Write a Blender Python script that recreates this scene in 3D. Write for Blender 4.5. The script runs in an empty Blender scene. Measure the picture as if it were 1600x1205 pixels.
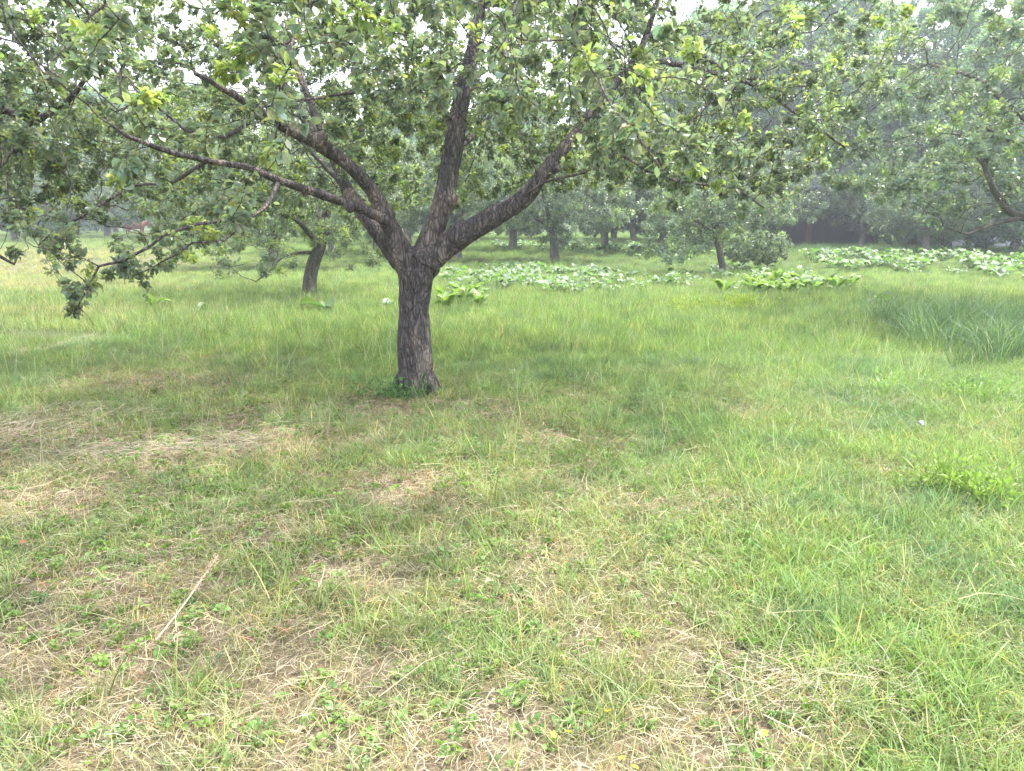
import bpy, bmesh, math, random
import numpy as np
from mathutils import Vector, Matrix

# ------------------------------------------------------------------ camera, sky, sun, exposure
S = bpy.context.scene
C = S.collection
PITCH = math.atan((602.5 - 345) / 1200)
CAMZ = 1.5
cam_d = bpy.data.cameras.new('camera')
cam_d.sensor_width = 36.0
cam_d.lens = 27.0
cam_d.clip_start = 0.05
cam_d.clip_end = 3000
cam = bpy.data.objects.new('camera', cam_d)
cam.location = (0, 0, CAMZ)
cam.rotation_euler = (math.pi / 2 - PITCH, 0, 0)
C.objects.link(cam)
S.camera = cam

SUN_EL, SUN_AZ = math.radians(60), math.radians(58)      # azimuth clockwise from +Y (ahead) towards +X
world = bpy.data.worlds.new('World')
S.world = world
world.use_nodes = True
wn = world.node_tree
wn.nodes.clear()
w_out = wn.nodes.new('ShaderNodeOutputWorld')
w_bg = wn.nodes.new('ShaderNodeBackground')
w_sky = wn.nodes.new('ShaderNodeTexSky')
w_sky.sky_type = 'NISHITA'
w_sky.sun_disc = False
w_sky.sun_elevation = SUN_EL
w_sky.sun_rotation = SUN_AZ
w_sky.air_density = 1.3
w_sky.dust_density = 4.0
w_sky.ozone_density = 1.0
w_mix = wn.nodes.new('ShaderNodeMix')
w_mix.data_type = 'RGBA'
w_mix.inputs[0].default_value = 0.62
w_mix.inputs[7].default_value = (9.5, 10.0, 10.8, 1)      # thin bright cloud over the blue
wn.links.new(w_sky.outputs[0], w_mix.inputs[6])
wn.links.new(w_mix.outputs[2], w_bg.inputs[0])
w_bg.inputs[1].default_value = 0.135
wn.links.new(w_bg.outputs[0], w_out.inputs[0])

sun_d = bpy.data.lights.new('sun', 'SUN')
sun_d.energy = 3.1
sun_d.angle = math.radians(3.0)
sun_d.color = (1.0, 0.965, 0.91)
sun = bpy.data.objects.new('sun', sun_d)
sdir = Vector((math.sin(SUN_AZ) * math.cos(SUN_EL), math.cos(SUN_AZ) * math.cos(SUN_EL), math.sin(SUN_EL)))
sun.rotation_euler = (-sdir).to_track_quat('-Z', 'Y').to_euler()
sun.location = (20, 20, 60)
C.objects.link(sun)

S.view_settings.view_transform = 'Standard'
S.view_settings.look = 'None'
S.view_settings.exposure = 1.85
S.view_settings.gamma = 1.0
S.cycles.max_bounces = 6
S.cycles.diffuse_bounces = 3
S.cycles.glossy_bounces = 2
S.cycles.transmission_bounces = 4
S.cycles.transparent_max_bounces = 4
S.cycles.volume_bounces = 0
S.cycles.use_denoising = True

# ------------------------------------------------------------------ small tools
RNG = np.random.default_rng(11)
cp, sp = math.cos(PITCH), math.sin(PITCH)


def ray(px, py):
    x = (px - 800) / 1200.0
    y = -(py - 602.5) / 1200.0
    return np.array([x, cp + y * sp, -sp + y * cp])


def gnd(px, py):                       # photo pixel -> point of the flat ground
    d = ray(px, py)
    t = -CAMZ / d[2]
    return np.array([d[0] * t, d[1] * t, 0.0])


def at(px, py, Y):                     # photo pixel -> point at distance Y ahead
    d = ray(px, py)
    return np.array([d[0] * Y / d[1], Y, CAMZ + d[2] * Y / d[1]])


def proj(P):                           # world points -> photo pixel
    P = np.asarray(P, float)
    q = P - np.array([0, 0, CAMZ])
    f = q[..., 1] * cp - q[..., 2] * sp
    u = q[..., 1] * sp + q[..., 2] * cp
    f = np.where(f < 0.05, 0.05, f)
    return 800 + 1200 * q[..., 0] / f, 602.5 - 1200 * u / f


def _h(ix, iy, iz, seed):
    n = (ix * 374761393 + iy * 668265263 + iz * 2147483647 + seed * 974711) & 0xFFFFFFFF
    n = ((n ^ (n >> 13)) * 1274126177) & 0xFFFFFFFF
    n = n ^ (n >> 16)
    return (n & 0xFFFF) / 65535.0


def vnoise(P, seed=0):                 # value noise, 0..1
    P = np.asarray(P, float)
    I = np.floor(P).astype(np.int64)
    F = P - I
    F = F * F * (3 - 2 * F)
    out = 0
    for dx in (0, 1):
        wx = F[:, 0] if dx else 1 - F[:, 0]
        for dy in (0, 1):
            wy = F[:, 1] if dy else 1 - F[:, 1]
            for dz in (0, 1):
                wz = F[:, 2] if dz else 1 - F[:, 2]
                out = out + wx * wy * wz * _h(I[:, 0] + dx, I[:, 1] + dy, I[:, 2] + dz, seed)
    return out


def n2(x, y, s, seed):
    x = np.asarray(x, float)
    return vnoise(np.stack([x * s, np.asarray(y, float) * s, np.zeros_like(x) + 0.37], 1), seed)


def fbm2(x, y, s, seed):
    return 0.55 * n2(x, y, s, seed) + 0.3 * n2(x, y, s * 2.3, seed + 1) + 0.15 * n2(x, y, s * 5.1, seed + 2)


def mesh_np(name, V, faces, tint=None, smooth=False):
    """faces: list of int arrays (n,3) / (n,4); tint: (nverts,3)"""
    me = bpy.data.meshes.new(name)
    V = np.asarray(V, np.float32)
    me.vertices.add(len(V))
    me.vertices.foreach_set('co', V.ravel())
    li, tot = [], []
    for f in faces:
        f = np.asarray(f, np.int32)
        if len(f) == 0:
            continue
        li.append(f.ravel())
        tot.append(np.full(len(f), f.shape[1], np.int32))
    li = np.concatenate(li)
    tot = np.concatenate(tot)
    start = np.concatenate([[0], np.cumsum(tot)[:-1]]).astype(np.int32)
    me.loops.add(len(li))
    me.loops.foreach_set('vertex_index', li)
    me.polygons.add(len(tot))
    me.polygons.foreach_set('loop_start', start)
    me.polygons.foreach_set('loop_total', tot)
    if smooth:
        me.polygons.foreach_set('use_smooth', np.ones(len(tot), bool))
    if tint is not None:
        a = me.attributes.new('tint', 'FLOAT_COLOR', 'POINT')
        t4 = np.ones((len(V), 4), np.float32)
        t4[:, :3] = tint
        a.data.foreach_set('color', t4.ravel())
    me.update(calc_edges=True)
    return me


def obj(name, me, mat=None, parent=None):
    o = bpy.data.objects.new(name, me)
    C.objects.link(o)
    if mat is not None and me is not None:
        if not me.materials:
            me.materials.append(mat)
    if parent is not None:
        o.parent = parent
    return o


def tag(o, label=None, cat=None, group=None, kind=None):
    if label: o['label'] = label
    if cat: o['category'] = cat
    if group: o['group'] = group
    if kind: o['kind'] = kind
    return o


def empty(name, loc, label, cat, group=None, rz=0.0, scale=1.0):
    o = bpy.data.objects.new(name, None)
    o.empty_display_size = 0.2
    o.location = loc
    o.rotation_euler = (0, 0, rz)
    o.scale = (scale,) * 3
    C.objects.link(o)
    return tag(o, label, cat, group)


def copy_tree(root, name=None):
    r = root.copy()
    C.objects.link(r)
    for ch in list(root.children):
        c = ch.copy()
        C.objects.link(c)
        c.parent = r
        for g in list(ch.children):
            d = g.copy()
            C.objects.link(d)
            d.parent = c
    return r


# ------------------------------------------------------------------ materials
class NT:
    def __init__(s, name):
        s.m = bpy.data.materials.new(name)
        s.m.use_nodes = True
        s.t = s.m.node_tree
        s.t.nodes.clear()
        s.out = s.t.nodes.new('ShaderNodeOutputMaterial')

    def n(s, typ, **kw):
        x = s.t.nodes.new(typ)
        for k, v in kw.items():
            setattr(x, k, v)
        return x

    def l(s, a, b):
        s.t.links.new(a, b)

    def mix(s, fac, a, b, mode='MIX'):
        x = s.n('ShaderNodeMix', data_type='RGBA', blend_type=mode)
        for i, v in ((0, fac), (6, a), (7, b)):
            if isinstance(v, (int, float)):
                x.inputs[i].default_value = v
            elif isinstance(v, tuple):
                x.inputs[i].default_value = v + (1,) if len(v) == 3 else v
            else:
                s.l(v, x.inputs[i])
        return x.outputs[2]

    def noise(s, scale, detail=3, vec=None, rough=0.55):
        x = s.n('ShaderNodeTexNoise')
        x.inputs['Scale'].default_value = scale
        x.inputs['Detail'].default_value = detail
        x.inputs['Roughness'].default_value = rough
        if vec is not None:
            s.l(vec, x.inputs['Vector'])
        return x.outputs['Fac']

    def ramp(s, fac, stops):
        x = s.n('ShaderNodeValToRGB')
        cr = x.color_ramp
        while len(cr.elements) < len(stops):
            cr.elements.new(0.5)
        for e, (p, c) in zip(cr.elements, stops):
            e.position = p
            e.color = c + (1,) if len(c) == 3 else c
        s.l(fac, x.inputs[0])
        return x.outputs[0]

    def coord(s, scale=(1, 1, 1), which='Object'):
        tc = s.n('ShaderNodeTexCoord')
        mp = s.n('ShaderNodeMapping')
        mp.inputs['Scale'].default_value = scale
        s.l(tc.outputs[which], mp.inputs['Vector'])
        return mp.outputs[0]


def leaf_mat(name, col, back, trans_col, trans=0.35, rough=0.42, spec=0.5, instancer=False):
    """two-sided leaf: glossy upper face, paler underside, light coming through; tint attribute multiplies"""
    k = NT(name)
    at_ = k.n('ShaderNodeAttribute', attribute_name='tint', attribute_type='GEOMETRY')
    geo = k.n('ShaderNodeNewGeometry')
    base = k.mix(geo.outputs['Backfacing'], col, back)
    base = k.mix(1.0, base, at_.outputs['Color'], 'MULTIPLY')
    tr = k.mix(1.0, trans_col, at_.outputs['Color'], 'MULTIPLY')
    if instancer:
        ai = k.n('ShaderNodeAttribute', attribute_name='itint', attribute_type='INSTANCER')
        base = k.mix(1.0, base, ai.outputs['Color'], 'MULTIPLY')
        tr = k.mix(1.0, tr, ai.outputs['Color'], 'MULTIPLY')
    p = k.n('ShaderNodeBsdfPrincipled')
    k.l(base, p.inputs['Base Color'])
    p.inputs['Roughness'].default_value = rough
    p.inputs['Specular IOR Level'].default_value = spec
    t = k.n('ShaderNodeBsdfTranslucent')
    k.l(tr, t.inputs['Color'])
    ms = k.n('ShaderNodeMixShader')
    ms.inputs[0].default_value = trans
    k.l(p.outputs[0], ms.inputs[1])
    k.l(t.outputs[0], ms.inputs[2])
    k.l(ms.outputs[0], k.out.inputs[0])
    return k.m


M = {}
M['apple_leaf'] = leaf_mat('apple_leaf', (0.130, 0.168, 0.110), (0.23, 0.265, 0.215), (0.27, 0.36, 0.13), 0.42, 0.40, 0.55)
M['orchard_leaf'] = leaf_mat('orchard_leaf', (0.140, 0.190, 0.125), (0.22, 0.265, 0.20), (0.26, 0.37, 0.15), 0.32, 0.38, 0.6)
M['wood_leaf'] = leaf_mat('wood_leaf', (0.145, 0.230, 0.140), (0.20, 0.28, 0.19), (0.25, 0.43, 0.17), 0.45, 0.40, 0.5)
M['blade'] = leaf_mat('blade', (1, 1, 1), (1, 1, 1), (1.25, 1.35, 0.8), 0.36, 0.5, 0.35, instancer=True)
M['straw'] = leaf_mat('straw', (1, 1, 1), (1, 1, 1), (0.8, 0.75, 0.6), 0.2, 0.6, 0.3)
M['big_leaf'] = leaf_mat('big_leaf', (0.085, 0.170, 0.060), (0.13, 0.195, 0.10), (0.19, 0.34, 0.07), 0.32, 0.45, 0.4)
M['weed_leaf'] = leaf_mat('weed_leaf', (1, 1, 1), (1, 1, 1), (1.1, 1.3, 0.7), 0.33, 0.45, 0.4, instancer=True)


def bark_mat(name, dark, light, scale=1.0, bump=0.5):
    k = NT(name)
    v = k.coord((scale, scale, scale * 0.27))
    n1 = k.noise(30, 6, v, 0.65)
    wob = k.n('ShaderNodeMix', data_type='RGBA', blend_type='LINEAR_LIGHT')
    wob.inputs[0].default_value = 0.06
    k.l(v, wob.inputs[6])
    nz = k.n('ShaderNodeTexNoise'); nz.inputs['Scale'].default_value = 9; nz.inputs['Detail'].default_value = 3
    k.l(v, nz.inputs['Vector']); k.l(nz.outputs['Color'], wob.inputs[7])
    vo = k.n('ShaderNodeTexVoronoi', feature='DISTANCE_TO_EDGE'); vo.inputs['Scale'].default_value = 38
    vc = k.n('ShaderNodeTexVoronoi', feature='F1'); vc.inputs['Scale'].default_value = 38
    k.l(wob.outputs[2], vo.inputs['Vector']); k.l(wob.outputs[2], vc.inputs['Vector'])
    crack = k.ramp(vo.outputs['Distance'], [(0.0, (0, 0, 0)), (0.20, (1, 1, 1))])
    sep = k.n('ShaderNodeSeparateColor'); k.l(vc.outputs['Color'], sep.inputs[0])
    plate = k.mix(k.ramp(sep.outputs[0], [(0.1, (0.15, 0.15, 0.15)), (1.0, (0.75, 0.75, 0.75))]), dark, light)
    plate = k.mix(k.ramp(n1, [(0.40, (0, 0, 0)), (0.68, (1, 1, 1))]), plate, tuple(min(1, c * 1.25) for c in light))
    lich = k.ramp(k.noise(6, 4, v, 0.6), [(0.50, (0, 0, 0)), (0.64, (0.9, 0.9, 0.9))])
    plate = k.mix(lich, plate, tuple(min(1, c * q) for c, q in zip(light, (2.0, 1.85, 1.65))))
    base = k.mix(0.62, plate, k.mix(crack, tuple(c * 0.6 for c in dark), plate))
    p = k.n('ShaderNodeBsdfPrincipled')
    k.l(base, p.inputs['Base Color'])
    p.inputs['Roughness'].default_value = 0.9
    p.inputs['Specular IOR Level'].default_value = 0.2
    hgt = k.n('ShaderNodeMath', operation='MULTIPLY_ADD')
    k.l(n1, hgt.inputs[0]); hgt.inputs[1].default_value = 0.6; k.l(crack, hgt.inputs[2])
    b = k.n('ShaderNodeBump')
    b.inputs['Strength'].default_value = bump
    b.inputs['Distance'].default_value = 0.012
    k.l(hgt.outputs[0], b.inputs['Height'])
    k.l(b.outputs[0], p.inputs['Normal'])
    k.l(p.outputs[0], k.out.inputs[0])
    return k.m


M['bark'] = bark_mat('bark', (0.036, 0.033, 0.037), (0.125, 0.108, 0.105), 1.0, 0.9)
M['bark_far'] = bark_mat('bark_far', (0.050, 0.046, 0.040), (0.13, 0.12, 0.105), 1.0, 0.4)
M['bark_grey'] = bark_mat('bark_grey', (0.075, 0.070, 0.062), (0.20, 0.19, 0.17), 1.0, 0.4)


def plain(name, col, rough=0.7, spec=0.3, var=0.25, nscale=12, stretch=(1, 1, 1), bump=0.0):
    k = NT(name)
    v = k.coord(stretch)
    f = k.noise(nscale, 4, v)
    base = k.mix(f, tuple(c * (1 - var) for c in col), tuple(min(1, c * (1 + var)) for c in col))
    p = k.n('ShaderNodeBsdfPrincipled')
    k.l(base, p.inputs['Base Color'])
    p.inputs['Roughness'].default_value = rough
    p.inputs['Specular IOR Level'].default_value = spec
    if bump:
        b = k.n('ShaderNodeBump')
        b.inputs['Strength'].default_value = bump
        b.inputs['Distance'].default_value = 0.02
        k.l(f, b.inputs['Height'])
        k.l(b.outputs[0], p.inputs['Normal'])
    k.l(p.outputs[0], k.out.inputs[0])
    return k.m


# ------------------------------------------------------------------ the ground: where it is dry, how high it is
DRY = [(650, 628, .50, .28, .8),   # photo pixel of the patch centre, radii in metres, strength
    (770, 640, .55, .35, .9), (600, 765, .28, .30, .9), (1240, 1075, .30, .13, .9), (1060, 800, .50, .30, .8),
    (850, 865, .22, .2, .8), (560, 900, .35, .22, .8), (250, 930, .5, .35, .6), (150, 1090, .5, .3, .7),
    (1160, 650, .22, .35, .8), (870, 685, .18, .25, .9), (420, 640, .6, .4, .7), (280, 595, .9, .5, .8),
    (60, 690, .8, .45, .55), (300, 700, .8, .35, .6), (640, 1190, .5, .25, .6), (1000, 990, .3, .2, .6),
    (920, 610, .4, .4, .6), (1090, 580, .6, .4, .5), (800, 540, 1.2, .5, .35), (330, 560, 1.2, .4, .45),
    (1385, 735, .18, .15, .8), (1560, 810, .2, .12, .8), (330, 1010, .5, .2, .5), (1120, 1170, .5, .2, .5),
    (60, 545, 1.0, .15, .45), (80, 405, 6, 6, .85), (60, 450, 3, 1.6, .75), (60, 490, 2.2, 1.0, .7), (40, 425, 5, 4, .8), (120, 392, 6, 6, .7), (1430, 455, 1.6, .8, .5),
    (480, 690, .4, .3, .5), (700, 745, .4, .25, .5), (720, 800, .3, .2, .55), (0, 800, .4, .4, .6)]
DRYW = [(gnd(a, b), c, d, e) for a, b, c, d, e in DRY]


def dryness(x, y):
    x = np.asarray(x, float); y = np.asarray(y, float)
    px, _ = proj(np.stack([x, y, np.zeros_like(x)], -1))
    d = 0.85 * (fbm2(x, y, 1.7, 3) - 0.44) + 1.0 * (fbm2(x, y, 5.0, 8) - 0.5)
    near = np.clip((8.5 - y) / 2.5, 0, 1)
    d = d * (0.25 + 0.75 * near) + 0.31 * near
    side = np.clip((x / np.maximum(y, 1.5) + 0.05) / 0.55, -1, 1)          # greener to the right
    d = d - 0.22 * np.clip(side, 0, 1) + 0.10 * np.clip(-side, 0, 1)
    for c, rx, ry, s in DRYW:
        q = ((x - c[0]) / rx) ** 2 + ((y - c[1]) / ry) ** 2
        d = d + s * 0.62 * np.exp(-q)
    return np.clip(d, 0, 1)


def gz(x, y):
    x = np.asarray(x, float); y = np.asarray(y, float)
    far = np.clip((y - 3) / 10, 0, 1)
    return 0.05 * (n2(x, y, 0.8, 21) - 0.5) + 0.02 * (n2(x, y, 3.1, 22) - 0.5) + 0.12 * far * (n2(x, y, 0.17, 23) - 0.5)


xs = np.concatenate([-np.geomspace(400, 8, 26)[:-1], np.linspace(-8, 8, 161), np.geomspace(8, 400, 26)[1:]])
ys = np.concatenate([np.linspace(-60, 0, 10)[:-1], np.linspace(0, 14, 141), np.geomspace(14, 900, 60)[1:]])
gx, gy = np.meshgrid(xs, ys)
gx, gy = gx.ravel(), gy.ravel()
gd = dryness(gx, gy)
gV = np.stack([gx, gy, gz(gx, gy) * np.clip((120 - gy) / 60, 0, 1)], 1)
nx = len(xs)
ii = np.arange(len(ys) - 1)[:, None] * nx + np.arange(nx - 1)[None]
gF = np.stack([ii, ii + 1, ii + nx + 1, ii + nx], -1).reshape(-1, 4)
k = NT('earth')
a_ = k.n('ShaderNodeAttribute', attribute_name='tint')
v = k.coord((1, 1, 1))
f1 = k.noise(45, 5, v, 0.7)
f2 = k.noise(9, 4, v)
soil = k.ramp(f1, [(0.3, (0.075, 0.058, 0.040)), (0.55, (0.18, 0.14, 0.095)), (0.75, (0.34, 0.27, 0.19))])
green = k.ramp(f1, [(0.3, (0.025, 0.045, 0.012)), (0.7, (0.085, 0.125, 0.035))])
base = k.mix(a_.outputs['Color'], green, soil)
base = k.mix(k.ramp(f2, [(0.4, (0, 0, 0)), (0.8, (0.5, 0.5, 0.5))]), base, (0.10, 0.10, 0.05))
p_ = k.n('ShaderNodeBsdfPrincipled')
k.l(base, p_.inputs['Base Color'])
p_.inputs['Roughness'].default_value = 0.95
p_.inputs['Specular IOR Level'].default_value = 0.1
b_ = k.n('ShaderNodeBump'); b_.inputs['Strength'].default_value = 0.8; b_.inputs['Distance'].default_value = 0.02
k.l(f1, b_.inputs['Height']); k.l(b_.outputs[0], p_.inputs['Normal'])
k.l(p_.outputs[0], k.out.inputs[0])
gt = np.clip(gd * 1.1 + 0.15 * np.clip((8.5 - gy) / 3, 0, 1), 0, 1)
ground = obj('ground', mesh_np('ground', gV, [gF], np.stack([gt] * 3, 1), True), k.m)
tag(ground, 'earth of the orchard with dry mown patches under the grass', 'ground', kind='structure')

# ------------------------------------------------------------------ trees: branches grown into a crown, then leaves


def resample(P, R, step):
    P = np.asarray(P, float); R = np.asarray(R, float)
    # Catmull-Rom through the points
    n = len(P)
    out, ro = [], []
    E = np.vstack([2 * P[0] - P[1], P, 2 * P[-1] - P[-2]])
    for i in range(n - 1):
        p0, p1, p2, p3 = E[i], E[i + 1], E[i + 2], E[i + 3]
        m = max(1, int(np.linalg.norm(p2 - p1) / step))
        for j in range(m):
            t = j / m
            out.append(0.5 * (2 * p1 + (p2 - p0) * t + (2 * p0 - 5 * p1 + 4 * p2 - p3) * t * t + (3 * p1 - p0 - 3 * p2 + p3) * t ** 3))
            ro.append(R[i] * (1 - t) + R[i + 1] * t)
    out.append(P[-1]); ro.append(R[-1])
    return np.array(out), np.array(ro)


class Skeleton:
    def __init__(s):
        s.P, s.par, s.R, s.limb = [], [], [], []

    def add(s, p, par, r, limb):
        s.P.append(np.asarray(p, float)); s.par.append(par); s.R.append(r); s.limb.append(limb)
        return len(s.P) - 1

    def limb_line(s, P, R, step, limb, wob=0.0, rng=RNG):
        Q, r = resample(P, R, step)
        if wob:
            Q[1:-1] += rng.normal(0, wob, (len(Q) - 2, 3))
        if s.P:
            d = np.linalg.norm(np.array(s.P) - Q[0], axis=1)
            last = int(np.argmin(d))
            st = 1 if d[last] < step else 0
        else:
            last, st = -1, 0
        first = last
        for q, rr in zip(Q[st:], r[st:]):
            last = s.add(q, last, rr, limb)
        return last

    def grow(s, A, step, kill, infl, iters, rng, bias=(0, 0, 0.0), jitter=0.25, start=0):
        A = np.asarray(A, float)
        P = np.array(s.P)
        par = list(s.par); limb = list(s.limb)
        d = np.full(len(A), 1e9); near = np.zeros(len(A), int)
        can = np.arange(start, len(P))
        for i in can:
            di = np.linalg.norm(A - P[i], axis=1)
            m = di < d
            d[m] = di[m]; near[m] = i
        alive = np.ones(len(A), bool)
        Pl = [p for p in P]
        bias = np.asarray(bias, float)
        kids = {}
        for it in range(iters):
            act = alive & (d < infl)
            if not act.any():
                break
            idx = np.nonzero(act)[0]
            order = np.argsort(near[idx], kind='stable')
            idx = idx[order]
            nodes, st = np.unique(near[idx], return_index=True)
            st = list(st) + [len(idx)]
            new = []
            for q, nd in enumerate(nodes):
                if kids.get(nd, 0) >= 3:
                    alive[idx[st[q]:st[q + 1]]] &= rng.random(st[q + 1] - st[q]) > 0.3
                    continue
                a = A[idx[st[q]:st[q + 1]]]
                v = a - Pl[nd]
                v = (v / (np.linalg.norm(v, axis=1, keepdims=True) + 1e-6)).sum(0)
                v = v / (np.linalg.norm(v) + 1e-6) + bias + rng.normal(0, jitter, 3)
                v /= np.linalg.norm(v) + 1e-6
                pn = Pl[nd] + v * step
                Pl.append(pn); par.append(int(nd)); limb.append(limb[nd]); s.R.append(None)
                kids[nd] = kids.get(nd, 0) + 1
                new.append(len(Pl) - 1)
            if not new:
                break
            for i in new:
                di = np.linalg.norm(A - Pl[i], axis=1)
                m = di < d
                d[m] = di[m]; near[m] = i
            alive &= d > kill
        s.P = Pl; s.par = par; s.limb = limb

    def finish(s, tip, expo=2.4, trunk_r=None):
        n = len(s.P)
        acc = np.zeros(n); depth = np.zeros(n, int); r = np.zeros(n)
        kids = [[] for _ in range(n)]
        for i in range(n):
            if s.par[i] >= 0:
                kids[s.par[i]].append(i)
        for i in range(n - 1, -1, -1):
            r[i] = acc[i] ** (1 / expo) if acc[i] > 0 else tip
            if s.par[i] >= 0:
                acc[s.par[i]] += r[i] ** expo
                depth[s.par[i]] = max(depth[s.par[i]], depth[i] + 1)
        if trunk_r:
            kx = math.log(trunk_r / tip) / max(0.3, math.log(r[0] / tip))
            r = tip * (r / tip) ** kx
        for i in range(n):
            if s.R[i] is not None:
                r[i] = max(s.R[i], min(r[i], s.R[i] * 1.15))
        for i in range(n):                         # a child is never thicker than its parent
            if s.par[i] >= 0:
                r[i] = min(r[i], r[s.par[i]])
        s.r, s.depth, s.kids = r, depth, kids
        s.P = np.array(s.P)

    def chains(s, sel=None):
        n = len(s.P)
        roots = [i for i in range(n) if s.par[i] < 0]
        stack = [(i, -1) for i in roots]
        out = []
        while stack:
            i, p = stack.pop()
            ch = [p, i] if p >= 0 else [i]
            while s.kids[i]:
                ks = sorted(s.kids[i], key=lambda q: -s.r[q])
                for q in ks[1:]:
                    stack.append((q, i))
                i = ks[0]
                ch.append(i)
            out.append(ch)
        return out


def tubes_mesh(name, lines, sides=lambda r: 5):
    """lines: list of (points, radii)"""
    V, F3, F4 = [], [], []
    base = 0
    for P, R in lines:
        P = np.asarray(P); R = np.asarray(R)
        if len(P) < 2:
            continue
        k_ = sides(R[0])
        T = np.gradient(P, axis=0)
        T /= np.linalg.norm(T, axis=1, keepdims=True) + 1e-9
        ref = np.array([0.31, 0.2, 0.93]) if abs(T[0][2]) < 0.85 else np.array([0.94, 0.3, 0.1])
        a = np.zeros_like(P); u = ref
        for i in range(len(P)):
            u = u - T[i] * (u @ T[i])
            u = u / (np.linalg.norm(u) + 1e-9)
            a[i] = u
        b = np.cross(T, a)
        th = np.arange(k_) * 2 * math.pi / k_
        ring = a[:, None] * np.cos(th)[None, :, None] + b[:, None] * np.sin(th)[None, :, None]
        v_ = P[:, None] + ring * R[:, None, None]
        V.append(v_.reshape(-1, 3))
        m = len(P)
        i0 = np.arange(m - 1)[:, None] * k_ + np.arange(k_)[None]
        i1 = np.arange(m - 1)[:, None] * k_ + (np.arange(k_)[None] + 1) % k_
        F4.append((np.stack([i0, i1, i1 + k_, i0 + k_], -1) + base).reshape(-1, 4))
        V.append((P[-1] + T[-1] * R[-1])[None])
        V.append((P[0] - T[0] * R[0] * 0.3)[None])
        top = base + (m - 1) * k_
        q = np.arange(k_)
        F3.append(np.stack([top + q, top + (q + 1) % k_, np.full(k_, base + m * k_)], 1))
        F3.append(np.stack([base + (q + 1) % k_, base + q, np.full(k_, base + m * k_ + 1)], 1))
        base += m * k_ + 2
    return mesh_np(name, np.concatenate(V), [np.concatenate(F3), np.concatenate(F4)], None, True)


LEAF_UV = np.array([[0, 0, 0], [.32, -.5, .16], [.34, 0, .03], [.32, .5, .16], [.70, -.42, .09], [.70, 0, -.03], [.70, .42, .09], [1.0, 0, -.16]])
LEAF_F3 = np.array([[0, 2, 1], [0, 3, 2], [4, 5, 7], [5, 6, 7]])
LEAF_F4 = np.array([[1, 2, 5, 4], [2, 3, 6, 5]])
LEAF_S = np.array([[0, 0, 0], [.5, -.5, .08], [1, 0, -.10], [.5, .5, .08]])
LEAF_S3 = np.array([[0, 2, 1], [0, 3, 2]])


def leaves_mesh(name, pos, d, nrm, L, W, tint, simple=False):
    d = d / (np.linalg.norm(d, axis=1, keepdims=True) + 1e-9)
    s_ = np.cross(d, nrm); s_ /= np.linalg.norm(s_, axis=1, keepdims=True) + 1e-9
    n_ = np.cross(s_, d)
    T = LEAF_S if simple else LEAF_UV
    curl = np.random.default_rng(len(pos)).uniform(-.3, 2.4, (len(pos), 1, 1))
    L = L[:, None, None]; W = W[:, None, None]
    V = pos[:, None] + d[:, None] * T[None, :, 0:1] * L + s_[:, None] * T[None, :, 1:2] * W * L + n_[:, None] * T[None, :, 2:3] * L * curl
    N, K = len(pos), len(T)
    off = (np.arange(N) * K)[:, None, None]
    tt = np.repeat(tint, K, axis=0)
    if simple:
        return mesh_np(name, V.reshape(-1, 3), [(LEAF_S3[None] + off).reshape(-1, 3)], tt)
    return mesh_np(name, V.reshape(-1, 3), [(LEAF_F3[None] + off).reshape(-1, 3), (LEAF_F4[None] + off).reshape(-1, 4)], tt)


def leaf_set(sk, rng, maxdepth, per, spread, size, wid=0.58, maxr=0.012, drop=0.0, keep=None, clump=1.6, young=0.12, tip_more=2.0, loose=0.0):
    """leaves in little rosettes round the young wood"""
    P, D = [], []
    n = len(sk.P)
    dirs = np.zeros((n, 3))
    for i in range(n):
        if sk.par[i] >= 0:
            dirs[i] = sk.P[i] - sk.P[sk.par[i]]
    dirs /= np.linalg.norm(dirs, axis=1, keepdims=True) + 1e-9
    ok = np.nonzero((sk.depth <= maxdepth) & (sk.r < maxr))[0]
    if keep is not None:
        ok = ok[keep(sk.P[ok])]
    spur = np.where(rng.random(len(ok)) < .45, 2.05, .12)
    cnt = rng.poisson(per * spur * np.where(sk.depth[ok] == 0, tip_more, 1.0))
    idx = np.repeat(ok, cnt)
    m = len(idx)
    ax = dirs[idx]
    rnd = rng.normal(0, 1, (m, 3))
    rad = rnd - ax * (rnd * ax).sum(1, keepdims=True)
    rad /= np.linalg.norm(rad, axis=1, keepdims=True) + 1e-9
    d = rad + ax * rng.uniform(0.1, 0.9, (m, 1)) + np.array([0, 0, 0.15 - drop])
    tpos = rng.random((m, 1))
    pos = sk.P[idx] - dirs[idx] * tpos * spread + rad * 0.004
    nrm = np.array([0, 0, 1.0]) + rng.normal(0, 0.45, (m, 3)) + ax * 0.3
    L = size * rng.uniform(0.6, 1.15, m)
    W = wid * rng.uniform(0.85, 1.15, m)
    # petiole
    d /= np.linalg.norm(d, axis=1, keepdims=True)
    pos = pos + d * (L[:, None] * rng.uniform(0.1, 0.4, (m, 1)))
    if loose:
        pos = pos + rng.normal(0, loose, (m, 3))
    nb = vnoise(sk.P[idx] * clump, 5)
    v_ = 0.62 + 0.62 * nb + rng.normal(0, 0.17, m)
    v_ = np.clip(v_, 0.45, 1.6)
    warm = rng.normal(0, 0.10, m)
    t = np.stack([v_ * (1 + warm), v_, v_ * (1 - 0.6 * warm)], 1)
    yg = rng.random(n)[idx] < young
    t[yg] *= np.array([1.55, 1.55, 0.8])
    t = np.clip(t, 0.2, 2.6)
    return pos, d, nrm, L, W, t


def tree_parts(root, sk, bark, wood_name='trunk', split=0.03, skip_below=None):
    pass


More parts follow.
